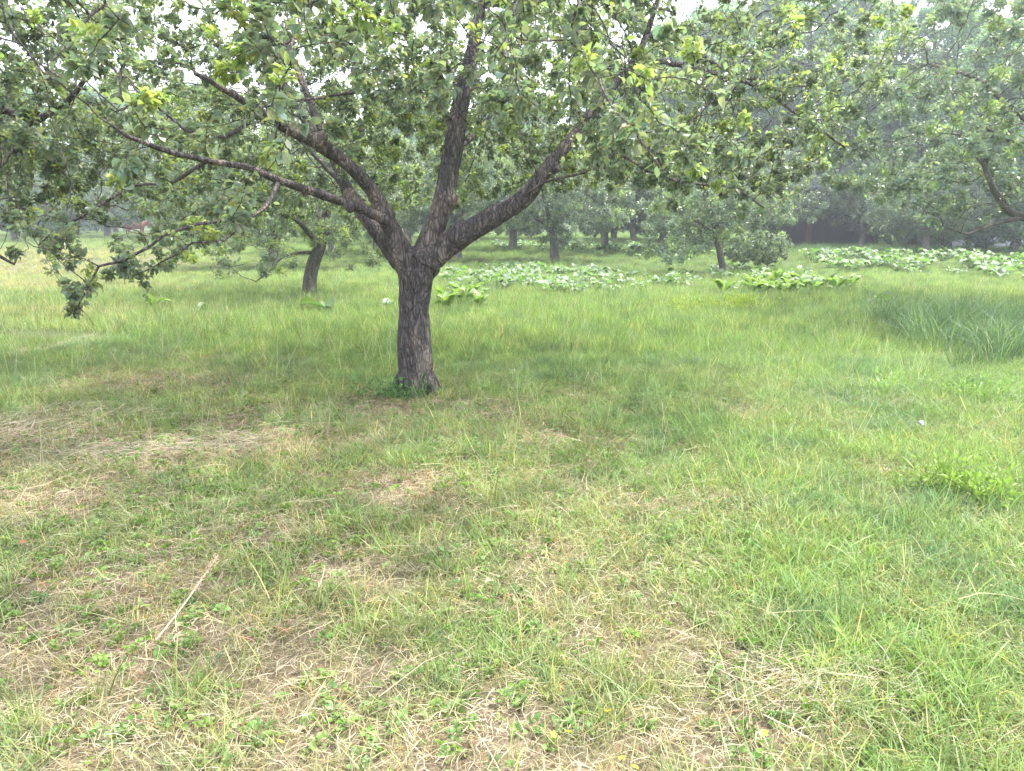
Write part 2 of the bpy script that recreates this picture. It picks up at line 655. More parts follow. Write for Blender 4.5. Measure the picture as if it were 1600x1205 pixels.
# --- generic orchard or wood tree in local coordinates, its base at the origin
def grow_tree(seed, height, crown_r, fork_h, trunk_r, n_attr, n_limbs, lean=(0, 0), z0=None, squash=1.0, step=0.2,
              leaf=0.085, per=2.0, maxdepth=6, droop=0.0, shape='round', wid=0.6, young=0.1, drop=0.0, clump=0.9, loose=0.05):
    rng = np.random.default_rng(seed)
    sk = Skeleton()
    top = np.array([lean[0], lean[1], fork_h])
    mid = top * 0.5 + np.array([lean[0] * -0.12, 0.03, 0])
    sk.limb_line([np.array([0, 0, -0.1]), mid, top], [trunk_r * 1.12, trunk_r * 0.92, trunk_r * 0.85], step * 0.7, 0, 0.006, rng)
    zc = height if z0 is None else z0
    low = fork_h * 0.85 if z0 is None else z0
    cz = (low + height) / 2
    rz = (height - low) / 2
    A = rng.normal(0, 1, (n_attr * 4, 3))
    A /= np.linalg.norm(A, axis=1, keepdims=True)
    A *= rng.random((len(A), 1)) ** 0.42
    if shape == 'tall':
        w = 1.0 - 0.35 * np.clip(A[:, 2:3], -1, 1)
        A[:, :2] *= w
    lump = 0.72 + 0.56 * vnoise(A * 1.9 + seed, seed)
    A *= lump[:, None]
    A = A * np.array([crown_r, crown_r, rz]) + np.array([lean[0] * 1.3, lean[1] * 1.3, cz])
    rr = np.hypot(A[:, 0], A[:, 1])
    A[:, 2] -= droop * (rr / crown_r) ** 2
    A = A[A[:, 2] > 0.35]
    A = A[vnoise(A * (2.6 / crown_r) + seed * 1.7, seed + 5) > .36][:n_attr]
    an0 = rng.random() * 6.28
    for q in range(n_limbs):
        an = an0 + q * 2 * math.pi / n_limbs + rng.normal(0, 0.25)
        ln = rng.uniform(0.40, 0.60) * crown_r
        rise = (height - fork_h) * rng.uniform(0.30, 0.55)
        dv = np.array([math.cos(an) * ln, math.sin(an) * ln, rise])
        sk.limb_line([top, top + dv * np.array([.5, .5, .42]), top + dv], [trunk_r * .55, trunk_r * .42, trunk_r * .28], step, q + 1, 0.015, rng)
    if shape == 'tall':
        sk.limb_line([top, top + np.array([.15, .1, (height - fork_h) * .45]), np.array([top[0] - .1, top[1], height * .9])],
                     [trunk_r * .8, trunk_r * .5, trunk_r * .12], step, n_limbs + 1, 0.03, rng)
    sk.grow(A, step, step * 1.5, crown_r * 0.9, 70, rng, bias=(0, 0, -0.05 if droop else 0.05), jitter=0.28, start=3)
    sk.finish(0.0030 if step < 0.3 else 0.0045, 2.3)
    chs = sk.chains()
    wood = tubes_mesh('trunk', [(sk.P[c], np.minimum(sk.r[c], sk.r[c[min(1, len(c) - 1)]] * 1.4)) for c in chs], lambda r: 9 if r > .06 else (5 if r > .015 else 3))
    lf = leaf_set(sk, rng, maxdepth, per, step, leaf, wid, 0.02, drop, None, clump, young, loose=loose)
    return wood, lf


def place_tree(parts, bark, leafm, name, label, cat, loc, rz=0.0, scale=1.0, group=None):
    t = empty(name, loc, label, cat, group, rz, scale)
    obj('trunk', parts[0], bark, t)
    obj('foliage', parts[1], leafm, t)
    return t


TREES = True
# ---- the old apple tree in the middle
main_base = gnd(650, 612)
TY = main_base[1]
rng = np.random.default_rng(5)
sk = Skeleton()


def L_(pts):                            # (px, py, Y offset from the trunk, width in px) -> points, radii
    P = [at(a, b, TY + c) for a, b, c, w in pts]
    R = [w * 0.5 / 1200 * (TY + c) / cp * (1.0 if len(pts) == 6 and pts[0][1] > 600 else 0.80) for a, b, c, w in pts]
    return P, R


def main_limb(pts, limb, step=0.10, wob=0.004):
    P, R = L_(pts)
    return sk.limb_line(P, R, step, limb, wob, rng)


trunk_line = [(651, 622, 0, 74), (651, 602, 0, 62), (649, 560, 0, 55), (647, 510, 0, 51), (647, 460, 0, 51), (650, 425, 0, 58)]
limbs = [
    [(652, 428, 0, 52), (668, 380, 0.02, 42), (690, 325, .05, 38), (707, 240, .12, 35), (722, 150, .2, 30), (742, 60, .3, 22), (752, 0, .4, 17), (757, -60, .5, 13)],
    [(656, 428, 0, 50), (690, 392, -.03, 46), (755, 348, -.05, 41), (815, 312, -.1, 34), (856, 262, -.1, 26), (900, 208, 0, 21), (945, 150, .1, 18), (985, 103, .2, 15), (1010, 55, .3, 11), (1030, -10, .3, 8)],
    [(645, 425, 0, 52), (622, 385, -.03, 44), (603, 340, -.08, 34), (583, 300, -.15, 28), (555, 268, -.25, 26), (525, 243, -.35, 25), (495, 224, -.5, 24), (455, 205, -.7, 20), (425, 186, -.9, 17), (385, 160, -1.1, 14), (345, 138, -1.3, 11), (305, 115, -1.5, 8)],
    [(642, 425, .05, 48), (605, 378, .25, 40), (570, 335, .5, 30), (545, 300, .7, 26), (528, 262, .9, 20), (500, 200, 1.2, 15), (470, 120, 1.6, 11), (440, 40, 2.0, 8)],
    [(612, 350, -.1, 24), (575, 331, -.25, 19), (530, 314, -.45, 17), (480, 297, -.7, 15), (435, 281, -1.0, 14), (385, 262, -1.2, 12), (325, 251, -1.4, 11), (270, 238, -1.6, 10), (222, 222, -1.8, 9), (197, 212, -1.9, 7), (175, 196, -2.0, 5)],
    [(497, 225, -.5, 20), (480, 195, -.5, 20), (455, 160, -.55, 17), (435, 110, -.6, 13), (418, 50, -.7, 10), (410, -30, -.8, 8)],
    [(985, 103, .2, 12), (1040, 97, .5, 12), (1105, 112, .8, 8), (1170, 130, 1.0, 6.5), (1225, 165, 1.1, 5.5), (1320, 230, 1.2, 4)],
    [(752, 5, .4, 14), (790, 8, .3, 12), (840, 4, .1, 9), (900, -20, -.3, 7)],
    [(752, 0, .4, 14), (715, 5, .2, 11), (690, -25, -.3, 9), (640, -80, -1.0, 7)],
    # low, drooping wood on the left
    [(435, 281, -1.0, 9), (415, 325, -1.2, 7), (370, 344, -1.4, 6.5), (305, 350, -1.55, 6.5), (255, 371, -1.65, 6), (210, 400, -1.7, 5.5), (155, 418, -1.75, 5), (140, 445, -1.75, 3.5), (122, 478, -1.7, 2.5)],
    [(400, 332, -1.3, 5.5), (350, 375, -1.45, 5), (300, 379, -1.5, 4), (275, 398, -1.5, 3.5), (235, 420, -1.5, 3), (195, 436, -1.5, 2)],
    [(325, 251, -1.4, 6), (270, 285, -1.3, 5), (210, 290, -1.2, 4), (160, 318, -1.1, 4), (105, 350, -1.0, 3), (60, 383, -.9, 2)],
    [(410, 175, -1.0, 7), (350, 215, -1.2, 5), (290, 205, -1.3, 4.5), (235, 160, -1.4, 4), (180, 175, -1.6, 3)],
    # right hand thin wood
    [(900, 208, 0, 8), (960, 235, -.3, 6), (1010, 265, -.5, 5.5), (1060, 283, -.7, 5), (1150, 295, -.9, 4.5), (1200, 330, -1.0, 3)],
    [(815, 312, -.1, 6), (850, 285, -.4, 5), (930, 262, -.6, 4.5), (1000, 210, -.7, 4), (1075, 205, -.8, 3)],
    [(1010, 55, .3, 11), (1060, 60, .7, 9), (1110, 95, 1.1, 8), (1150, 115, 1.4, 7), (1215, 130, 1.7, 6), (1290, 138, 2.0, 5)],
    [(722, 150, .2, 9), (640, 142, 0, 7), (560, 145, -.3, 6), (480, 155, -.6, 5), (400, 170, -.8, 3)],
    # wood overhead, coming towards the camera
    [(690, -25, -.3, 9), (640, -120, -1.2, 8), (560, -100, -2.2, 6), (480, 20, -3.2, 4.5), (440, 110, -3.6, 4), (425, 165, -3.8, 3)],
    [(840, 4, .1, 9), (900, -60, -1.0, 8), (930, -60, -2.2, 6), (900, 30, -3.2, 4.5), (940, 140, -3.7, 4), (1000, 220, -4.0, 3.5), (1030, 258, -4.05, 2.5)],
    [(435, 110, -.6, 9), (380, 40, -1.5, 7), (300, -40, -2.2, 6), (200, -20, -2.8, 5), (110, 60, -3.2, 4), (70, 110, -3.3, 3)],
    [(900, -60, -1.0, 6), (850, -80, -2.0, 5), (800, 20, -2.9, 4), (790, 90, -3.2, 3)],
    [(985, 103, .2, 9), (1010, 120, 1.0, 8), (980, 80, 2.0, 6), (940, 60, 3.2, 4)],
    [(707, 240, .12, 10), (760, 190, 1.2, 8), (800, 120, 2.3, 6), (840, 60, 3.4, 4)],
    [(545, 300, .7, 12), (480, 230, 1.8, 9), (420, 170, 2.8, 7), (380, 130, 3.8, 4)],
]
main_limb(trunk_line, 0, 0.06, 0.0)
for q, lp in enumerate(limbs):
    main_limb(lp, q + 1)
n_traced = len(sk.P)

# room for the crown: a flattened dome round the limbs, open underneath
LBX = np.array([-400, -100, 60, 110, 200, 280, 400, 470, 560, 640, 700, 850, 950, 1060, 1200, 1270, 1330, 1420, 1500])
LBY = np.array([260, 300, 400, 470, 450, 420, 350, 315, 250, 215, 200, 240, 290, 305, 320, 270, 200, 100, 0])
A = rng.normal(0, 1, (44000, 3))
A /= np.linalg.norm(A, axis=1, keepdims=True)
A *= rng.random((len(A), 1)) ** 0.40
A = A * np.array([4.5, 4.3, 2.3]) + np.array([-0.9, TY + 0.35, 2.55])
ax_, ay_ = proj(A)
dist = np.linalg.norm(A - np.array([0, 0, CAMZ]), axis=1)
lim = np.interp(ax_, LBX, LBY)
front = np.clip((TY - A[:, 1]) / 3.5, 0, 1)
lim = np.where((ax_ > 420) & (ax_ < 1250), lim - 40 * front, lim)
A = A[(A[:, 0] < 1.0) | (A[:, 1] > 3.2 + 1.05 * A[:, 0])]
ax_, ay_ = proj(A)
dist = np.linalg.norm(A - np.array([0, 0, CAMZ]), axis=1)
lim = np.interp(ax_, LBX, LBY)
front = np.clip((TY - A[:, 1]) / 3.5, 0, 1)
lim = np.where((ax_ > 420) & (ax_ < 1250), lim - 40 * front, lim)
rear = np.clip((A[:, 1] - TY - .5) / 1.0, 0, 1) * ((ax_ > 440) & (ax_ < 1000))
lim = lim + rear * np.interp(ax_, [440, 560, 700, 850, 1000], [20, 90, 130, 60, 0])
lump = vnoise(A * 0.9 + 3.1, 77)
ok = (ay_ < lim) & (A[:, 2] > 0.9) & (dist > 2.65) & (A[:, 2] < 4.6) & (lump > 0.34)
ok &= ~((A[:, 2] < 1.55) & (A[:, 1] > TY + .5) & (np.abs(A[:, 0] - main_base[0]) < 2.0))
inview = (ay_ > -160) & (ax_ > -160) & (ax_ < 1500)
ok &= inview | (rng.random(len(A)) < 0.35)
ok &= (A[:, 2] < 3.5) | (rng.random(len(A)) < .5)
A = A[ok]
A = A[:8500]
low = []
for lp in limbs[9:13] + limbs[13:14]:          # leafy spurs along the drooping low wood
    P, R = L_(lp)
    Q, _ = resample(P, R, .05)
    Q = np.repeat(Q[len(Q) // 5:], 2, axis=0)
    low.append(Q + rng.normal(0, .13, Q.shape) + np.array([0, 0, .03]))
A = np.vstack([A] + low)
sk.grow(A, 0.085, 0.13, 1.1, 60, rng, bias=(0, 0, -0.04), jitter=0.30, start=12)
sk.finish(0.0021, 2.5)
print('main tree nodes', len(sk.P), 'attractors', len(A))

t_main = empty('apple_tree', tuple(main_base), 'big old apple tree with thick dark trunk and spreading limbs in the middle', 'apple tree')
moff = main_base.copy()
traced = np.arange(len(sk.P)) < n_traced
# heavy wood: trunk and main limbs fused, then bark relief
heavy = []
P0, R0 = L_(trunk_line)
heavy.append(resample(P0, R0, 0.05))
for lp in limbs[:6]:
    P, R = L_(lp)
    Q, r = resample(P, R, 0.06)
    m = r > 0.028
    heavy.append((Q[m], r[m]))
# burrs and pruning stubs
for (a, b, c, w, ex, ey) in ((603, 338, -.08, 40, -8, -30), (497, 222, -.5, 28, 20, -22), (858, 262, -.1, 30, 22, 6), (478, 297, -.7, 18, -6, 16), (693, 318, .05, 44, 26, -14), (715, 372, -.05, 50, 10, -34), (735, 110, .25, 30, -18, -12), (668, 402, -.02, 66, 10, -20), (545, 322, -.4, 22, 4, 14)):
    p0, p1 = at(a, b, TY + c), at(a + ex * .6, b + ey * .6, TY + c - .03)
    rr = w * .43 / 1200 * (TY + c)
    heavy.append((np.array([p0, p0 * .5 + p1 * .5, p1]), np.array([rr, rr * .8, rr * .55])))
# root flare
for q in range(6):
    an = q * 1.05 + 0.4
    c = main_base
    heavy.append((np.array([c + [0, 0, .26], c + [math.cos(an) * .14, math.sin(an) * .14, .10], c + [math.cos(an) * .27, math.sin(an) * .27, -.05]]), np.array([.10, .075, .03])))
hv = tubes_mesh('trunk_raw', heavy, lambda r: 20)
ho = obj('trunk_raw', hv)
md = ho.modifiers.new('r', 'REMESH'); md.mode = 'VOXEL'; md.voxel_size = 0.011; md.adaptivity = 0
dg = bpy.context.evaluated_depsgraph_get()
em = ho.evaluated_get(dg).to_mesh()
nv = len(em.vertices)
V = np.zeros(nv * 3, np.float32); em.vertices.foreach_get('co', V); V = V.reshape(-1, 3).astype(float)
E = np.zeros(len(em.edges) * 2, np.int32); em.edges.foreach_get('vertices', E); E = E.reshape(-1, 2)
LT = np.zeros(len(em.polygons), np.int32); em.polygons.foreach_get('loop_total', LT)
LV = np.zeros(len(em.loops), np.int32); em.loops.foreach_get('vertex_index', LV)
Fq = LV.reshape(-1, 4) if (LT == 4).all() else None
deg = np.bincount(E.ravel(), minlength=nv)[:, None]
for it in range(7):
    s_ = np.zeros_like(V)
    np.add.at(s_, E[:, 0], V[E[:, 1]]); np.add.at(s_, E[:, 1], V[E[:, 0]])
    V = V * 0.4 + 0.6 * s_ / deg
me = mesh_np('trunk', V, [Fq], None, True)
N_ = np.zeros(nv * 3, np.float32); me.vertices.foreach_get('normal', N_); N_ = N_.reshape(-1, 3)
r1 = np.abs(vnoise(V * np.array([17, 17, 3.6]), 1) - 0.5) * 2
r2 = np.abs(vnoise(V * np.array([38, 38, 11]), 2) - 0.5) * 2
r3 = vnoise(V * np.array([6, 6, 3]), 3)
zz = np.clip((1.45 - V[:, 2]) / 0.5, 0.30, 1)
disp = (-0.024 * (1 - r1) ** 3 + 0.006 * r2 + 0.045 * (r3 - 0.5)) * zz + 0.002
V = V + N_ * disp[:, None]
bpy.data.objects.remove(ho)
me = mesh_np('trunk', V - moff, [Fq], None, True)
obj('trunk', me, M['bark'], t_main)
# the lighter wood: one branch part for each limb that carries it
heavy_n = np.array([bool(traced[i] and sk.limb[i] <= 6 and sk.r[i] > 0.034) for i in range(len(sk.P))])
root_of = np.arange(len(sk.P))
for i in range(len(sk.P)):
    p = sk.par[i]
    if not heavy_n[i] and p >= 0 and not heavy_n[p]:
        root_of[i] = root_of[p]
by = {}
for c in sk.chains():
    k0 = max([q for q, i in enumerate(c) if heavy_n[i]], default=-1)
    c = c[max(0, k0):]                          # start on the heavy wood it grows from
    if len(c) < 2:
        continue
    rr = np.minimum(sk.r[c], sk.r[c[1]] * 1.25)
    by.setdefault(int(root_of[c[-1]]), []).append((sk.P[c] - moff, rr))
order = sorted(by, key=lambda q: -sum(len(a[0]) for a in by[q]))
sd_ = lambda r: 8 if r > .012 else (5 if r > .004 else 3)
for q in order[:60]:
    obj('branch', tubes_mesh('branch', by[q], sd_), M['bark'], t_main)
if len(order) > 60:
    tw_ = obj('twigs', tubes_mesh('twigs', [x for q in order[60:] for x in by[q]], sd_), M['bark'], t_main)
    tw_['kind'] = 'stuff'
print('branches', len(order))


def cow_gap(P):                         # the opening in the leaves through which the far cow is seen
    x_, y_ = proj(P)
    return (np.abs(x_ - 213) < 24) & (np.abs(y_ - 359) < 15)


def keep_main(P):
    x_, y_ = proj(P)
    l_ = np.interp(x_, LBX, LBY)
    ok = (y_ < l_ + 25) | (P[:, 1] > TY + .5) | (rng.random(len(P)) < 0.15)
    ok &= ~cow_gap(P)
    near = np.full(len(P), 1e9)
    for li_, lp in enumerate(limbs[:5]):
        Q, w_ = resample([(a, b, c) for a, b, c, w in lp], [w for a, b, c, w in lp], 8.0)
        for q, w in zip(Q, w_):
            if q[1] > (5 if li_ < 2 else 60):
                near = np.minimum(near, np.hypot(x_ - q[0], y_ - q[1]) - w * .5 - (7 if li_ < 2 else 0) + 1000 * (P[:, 1] > TY + q[2] + .1))
    return ok & ((near > 9) | (rng.random(len(P)) < .16))


lf = leaf_set(sk, rng, 9, 12.5, 0.085, 0.047, 0.60, 0.0065, 0.05, keep_main, 1.1, 0.15, 2.4)
print('main leaves', len(lf[0]))
obj('foliage', leaves_mesh('foliage', lf[0] - moff, *lf[1:]), M['apple_leaf'], t_main)

# young apples hanging among the leaves
ka = NT('apple_skin')
geo = ka.coord((1, 1, 1))
ap = ka.mix(ka.ramp(ka.noise(22, 2, geo), [(0.4, (0, 0, 0)), (0.62, (1, 1, 1))]), (0.27, 0.31, 0.15), (0.34, 0.25, 0.18))
pp = ka.n('ShaderNodeBsdfPrincipled'); ka.l(ap, pp.inputs['Base Color']); pp.inputs['Roughness'].default_value = 0.35
ka.l(pp.outputs[0], ka.out.inputs[0])
M['apple'] = ka.m
th = np.linspace(0, math.pi, 9)
prof = [(0.95 * math.sin(a) * (1 + 0.08 * math.cos(a)), 0.9 * math.cos(a) - 0.22 * math.exp(-(a / 0.45) ** 2) + 0.12 * math.exp(-((math.pi - a) / 0.4) ** 2)) for a in th]
aV, aF = [], []
for r_, z_ in prof:
    for q in range(10):
        aV.append((r_ * math.cos(q * .6283), r_ * math.sin(q * .6283), z_))
for i in range(8):
    for q in range(10):
        aF.append((i * 10 + q, (i + 1) * 10 + q, (i + 1) * 10 + (q + 1) % 10, i * 10 + (q + 1) % 10))
apple_me = mesh_np('apple', np.array(aV) * 0.0155, [np.array(aF)], None, True)
stalk = tubes_mesh('stalk', [(np.array([[0, 0, .014], [.002, 0, .028], [.006, .002, .042]]), np.array([.0014, .0012, .0012]))], lambda r: 4)
apple_spots = [(1000, 222), (872, 152), (470, 78), (424, 112), (283, 85), (185, 55), (838, 22), (1012, 228), (700, 60)]
px_, py_ = proj(sk.P)
dep = sk.P[:, 1]
cand = (sk.depth <= 4)
used = set()
for (ax0, ay0) in apple_spots:
    sc = np.hypot(px_ - ax0, py_ - ay0) + 14 * np.abs(dep - 4.6) + np.where(cand, 0, 1e6)
    i = int(np.argmin(sc))
    if i in used:
        continue
    used.add(i)
    a = obj('apple', apple_me, M['apple'], t_main)
    a.location = tuple(sk.P[i] - moff + np.array([-.006, -.012, -.045]))
    a.rotation_euler = (rng.normal(0, .3), rng.normal(0, .3), rng.random() * 6)
    s1 = obj('stalk', stalk, M['bark'], a)

# ------------------------------------------------------------------ the other orchard trees
def near_tree(name, label, base, trunk_pts, limb_pts, attr, bark, leafm, seed, step=0.14, leaf=0.075, per=2.2, tip=0.003, infl=1.4, iters=50, young=0.1, maxdepth=6, group=None, bias=-0.04):
    """a tree traced from the photograph: trunk and limbs given as (px, py, Y, width in px)"""
    rg = np.random.default_rng(seed)
    s = Skeleton()
    conv = lambda pts: ([at(a, b, c) for a, b, c, w in pts], [w * .5 / 1200 * c for a, b, c, w in pts])
    P, R = conv(trunk_pts)
    s.limb_line(P, R, step, 0, 0.0, rg)
    for q, lp in enumerate(limb_pts):
        P, R = conv(lp)
        s.limb_line(P, R, step, q + 1, 0.006, rg)
    s.grow(attr, step, step * 1.5, infl, iters, rg, bias=(0, 0, bias), jitter=0.3, start=4)
    s.finish(tip, 2.4)
    base = np.asarray(base, float)
    t = empty(name, tuple(base), label, 'apple tree', group)
    ch = s.chains()
    obj('trunk', tubes_mesh('trunk', [(s.P[c] - base, np.minimum(s.r[c], s.r[c[1]] * 1.3)) for c in ch], lambda r: 10 if r > .05 else (6 if r > .012 else 3)), bark, t)
    l_ = leaf_set(s, rg, maxdepth, per, step, leaf, 0.6, 0.02, 0.05, lambda P: ~cow_gap(P), 0.9, young, loose=0.03)
    obj('foliage', leaves_mesh('foliage', l_[0] - base, *l_[1:], simple=base[1] > 9.5), leafm, t)
    return t


def ell(rg, n, c, r, lb=None, zmin=0.4):
    a = rg.normal(0, 1, (n * 4, 3))
    a /= np.linalg.norm(a, axis=1, keepdims=True)
    a *= rg.random((len(a), 1)) ** 0.42
    a *= (0.75 + 0.5 * vnoise(a * 2 + n, n))[:, None]
    a = a * np.array(r) + np.array(c)
    ok = a[:, 2] > zmin
    if lb is not None:
        x, y = proj(a)
        ok &= y < np.interp(x, lb[0], lb[1])
    return a[ok][:n]


rg = np.random.default_rng(31)
# second row, its leaning trunk seen left of the big one
b = gnd(487, 462)
Y = b[1]
A = ell(rg, 1500, (b[0] - .3, Y + .3, 2.5), (2.7, 2.7, 1.9), ([0, 320, 345, 420, 450, 560, 620, 1600], [440, 470, 465, 455, 380, 400, 340, 330]))
hang = [ell(rg, n_, at(a_, b_, Y + o_), (w_, .5, h_), None, .35) for a_, b_, o_, w_, h_, n_ in
        ((345, 400, -1.2, .35, .75, 90), (430, 395, -1.4, .45, .7, 110), (385, 340, -.6, 1.0, .5, 160), (545, 370, .2, .5, .65, 130), (590, 390, .6, .35, .5, 60), (480, 330, -.8, .9, .45, 140))]
A = np.vstack([A] + hang)
near_tree('apple_tree', 'leaning dark apple tree directly left of and behind the big trunk', b,
          [(484, 466, Y, 25), (484, 440, Y, 21), (490, 410, Y, 20), (500, 385, Y, 18), (506, 350, Y, 16)],
          [[(506, 350, Y, 14), (520, 300, Y, 11), (540, 250, Y, 8), (550, 200, Y, 6)], [(500, 385, Y, 9), (470, 350, Y - .8, 8), (430, 320, Y - 1.2, 6), (380, 330, Y - 1.5, 4)],
           [(506, 350, Y, 11), (470, 280, Y + .5, 8), (440, 220, Y + .8, 6)], [(495, 395, Y, 6), (450, 398, Y - .5, 4), (420, 425, Y - .9, 3), (400, 440, Y - 1.0, 2)],
           [(503, 370, Y, 8), (560, 340, Y + .3, 6), (600, 320, Y + .5, 4)]],
          A, M['bark_far'], M['apple_leaf'], 41, 0.14, 0.062, 24.0, young=0.2)

# neighbour on the left, its trunk outside the picture
b = np.array([-7.4, 7.9, 0.0])
A = ell(rg, 2600, (b[0] + .3, b[1] - .2, 2.6), (4.2, 3.8, 2.3), ([-900, -200, 0, 60, 130, 200, 330], [330, 330, 305, 320, 300, 260, 100]))
x_, y_ = proj(A)
near_tree('apple_tree', 'apple tree at the left edge with only its branches reaching into view', b,
          [(-330, 575, 7.9, 60), (-330, 480, 7.9, 48), (-325, 400, 7.9, 44)],
          [[(-325, 400, 7.9, 30), (-240, 320, 7.7, 24), (-120, 240, 7.4, 18), (-20, 172, 7.0, 13), (30, 182, 6.9, 11), (62, 186, 6.8, 10), (92, 166, 6.7, 9), (122, 144, 6.6, 7), (150, 100, 6.5, 5), (190, 60, 6.4, 3)],
           [(62, 186, 6.8, 6), (30, 205, 6.8, 6), (0, 214, 6.8, 5)], [(45, 190, 6.8, 5), (20, 235, 6.7, 4.5), (0, 262, 6.6, 4)],
           [(-325, 400, 7.9, 26), (-300, 250, 8.1, 22), (-260, 80, 8.3, 16), (-180, -60, 8.2, 10)], [(-260, 80, 8.3, 14), (-100, 0, 8.0, 11), (60, -30, 7.6, 9), (130, 8, 7.3, 8), (180, 25, 7.1, 6), (225, 60, 7.0, 4)],
           [(-325, 420, 7.9, 14), (-200, 400, 8.0, 9), (-60, 392, 8.1, 7), (0, 400, 8.1, 5.5), (22, 413, 8.1, 4)],
           [(-325, 400, 7.9, 24), (-380, 280, 8.5, 18), (-400, 150, 9.5, 10)]],
          A, M['bark'], M['apple_leaf'], 42, 0.12, 0.062, 17, infl=1.2, young=0.08)

# neighbour on the right, its trunk outside the picture
b = np.array([9.9, 13.2, 0.0])
A = ell(rg, 2300, (8.6, 13.2, 3.2), (4.3, 3.4, 2.6), ([1200, 1280, 1350, 1420, 1480, 1560, 1640], [120, 300, 320, 345, 355, 330, 330]))
near_tree('apple_tree', 'grey apple tree at the right edge with bent low limb reaching left', b,
          [(1700, 482, 13.2, 40), (1698, 420, 13.2, 34), (1685, 375, 13.2, 32)],
          [[(1685, 375, 13.2, 18), (1640, 348, 13.1, 16), (1600, 340, 13.0, 14), (1578, 332, 13.0, 12), (1563, 312, 13.0, 11), (1550, 290, 13.0, 9), (1535, 255, 13.0, 7), (1500, 210, 13.0, 5)],
           [(1600, 340, 13.0, 8), (1570, 345, 12.9, 6), (1540, 355, 12.8, 5), (1513, 366, 12.7, 4)], [(1513, 366, 12.7, 3), (1490, 360, 12.6, 2.5), (1474, 354, 12.6, 2)],
           [(1685, 375, 13.2, 22), (1660, 280, 13.2, 15), (1620, 205, 13.2, 9), (1570, 160, 13.0, 7), (1525, 124, 13.0, 5), (1450, 100, 12.9, 3)],
           [(1620, 205, 13.2, 7), (1590, 225, 13, 5), (1540, 200, 13, 4)], [(1685, 375, 13.2, 18), (1730, 240, 13.6, 12), (1740, 100, 13.6, 8), (1700, 20, 13.4, 5)]],
          A, M['bark_far'], M['orchard_leaf'], 43, 0.15, 0.075, 26.0, infl=1.6, young=0.16)

# trees standing on their own further back
orch = []
for sd, h, cr, fh, tr, na, nl, ln, dr in ((101, 4.8, 2.7, 1.25, .17, 2300, 5, (.05, .1), .5), (102, 5.2, 3.0, 1.15, .19, 2600, 5, (.2, 0), .7), (103, 4.4, 2.5, 1.35, .16, 2000, 4, (-.1, .1), .6)):
    w, l_ = grow_tree(sd, h, cr, fh, tr, na, nl, ln, z0=0.85, step=0.17, leaf=0.09, per=32, maxdepth=7, droop=dr, young=.12)
    orch.append((w, leaves_mesh('foliage', *l_, simple=True)))
w, l_ = grow_tree(104, 3.9, 2.25, 1.15, .10, 1800, 4, (-.35, 0), z0=1.0, step=0.15, leaf=0.08, per=27, maxdepth=6, droop=1.0, young=.22)
young_tree = (w, leaves_mesh('foliage', *l_, simple=True))
tall = []
for sd, h, cr in ((201, 15.5, 3.9), (202, 13.0, 4.3)):
    w, l_ = grow_tree(sd, h, cr, 2.2, .24, 2600, 6, (.1, .1), z0=1.8, step=0.34, leaf=0.21, per=60, maxdepth=6, loose=.14, shape='tall', young=.08, clump=.5)
    tall.append((w, leaves_mesh('foliage', *l_, simple=True)))
w, l_ = grow_tree(301, 2.6, 1.7, .25, .05, 800, 6, (0, 0), z0=.15, step=0.17, leaf=0.12, per=24, maxdepth=6, young=.15)
bush = (w, leaves_mesh('foliage', *l_, simple=True))

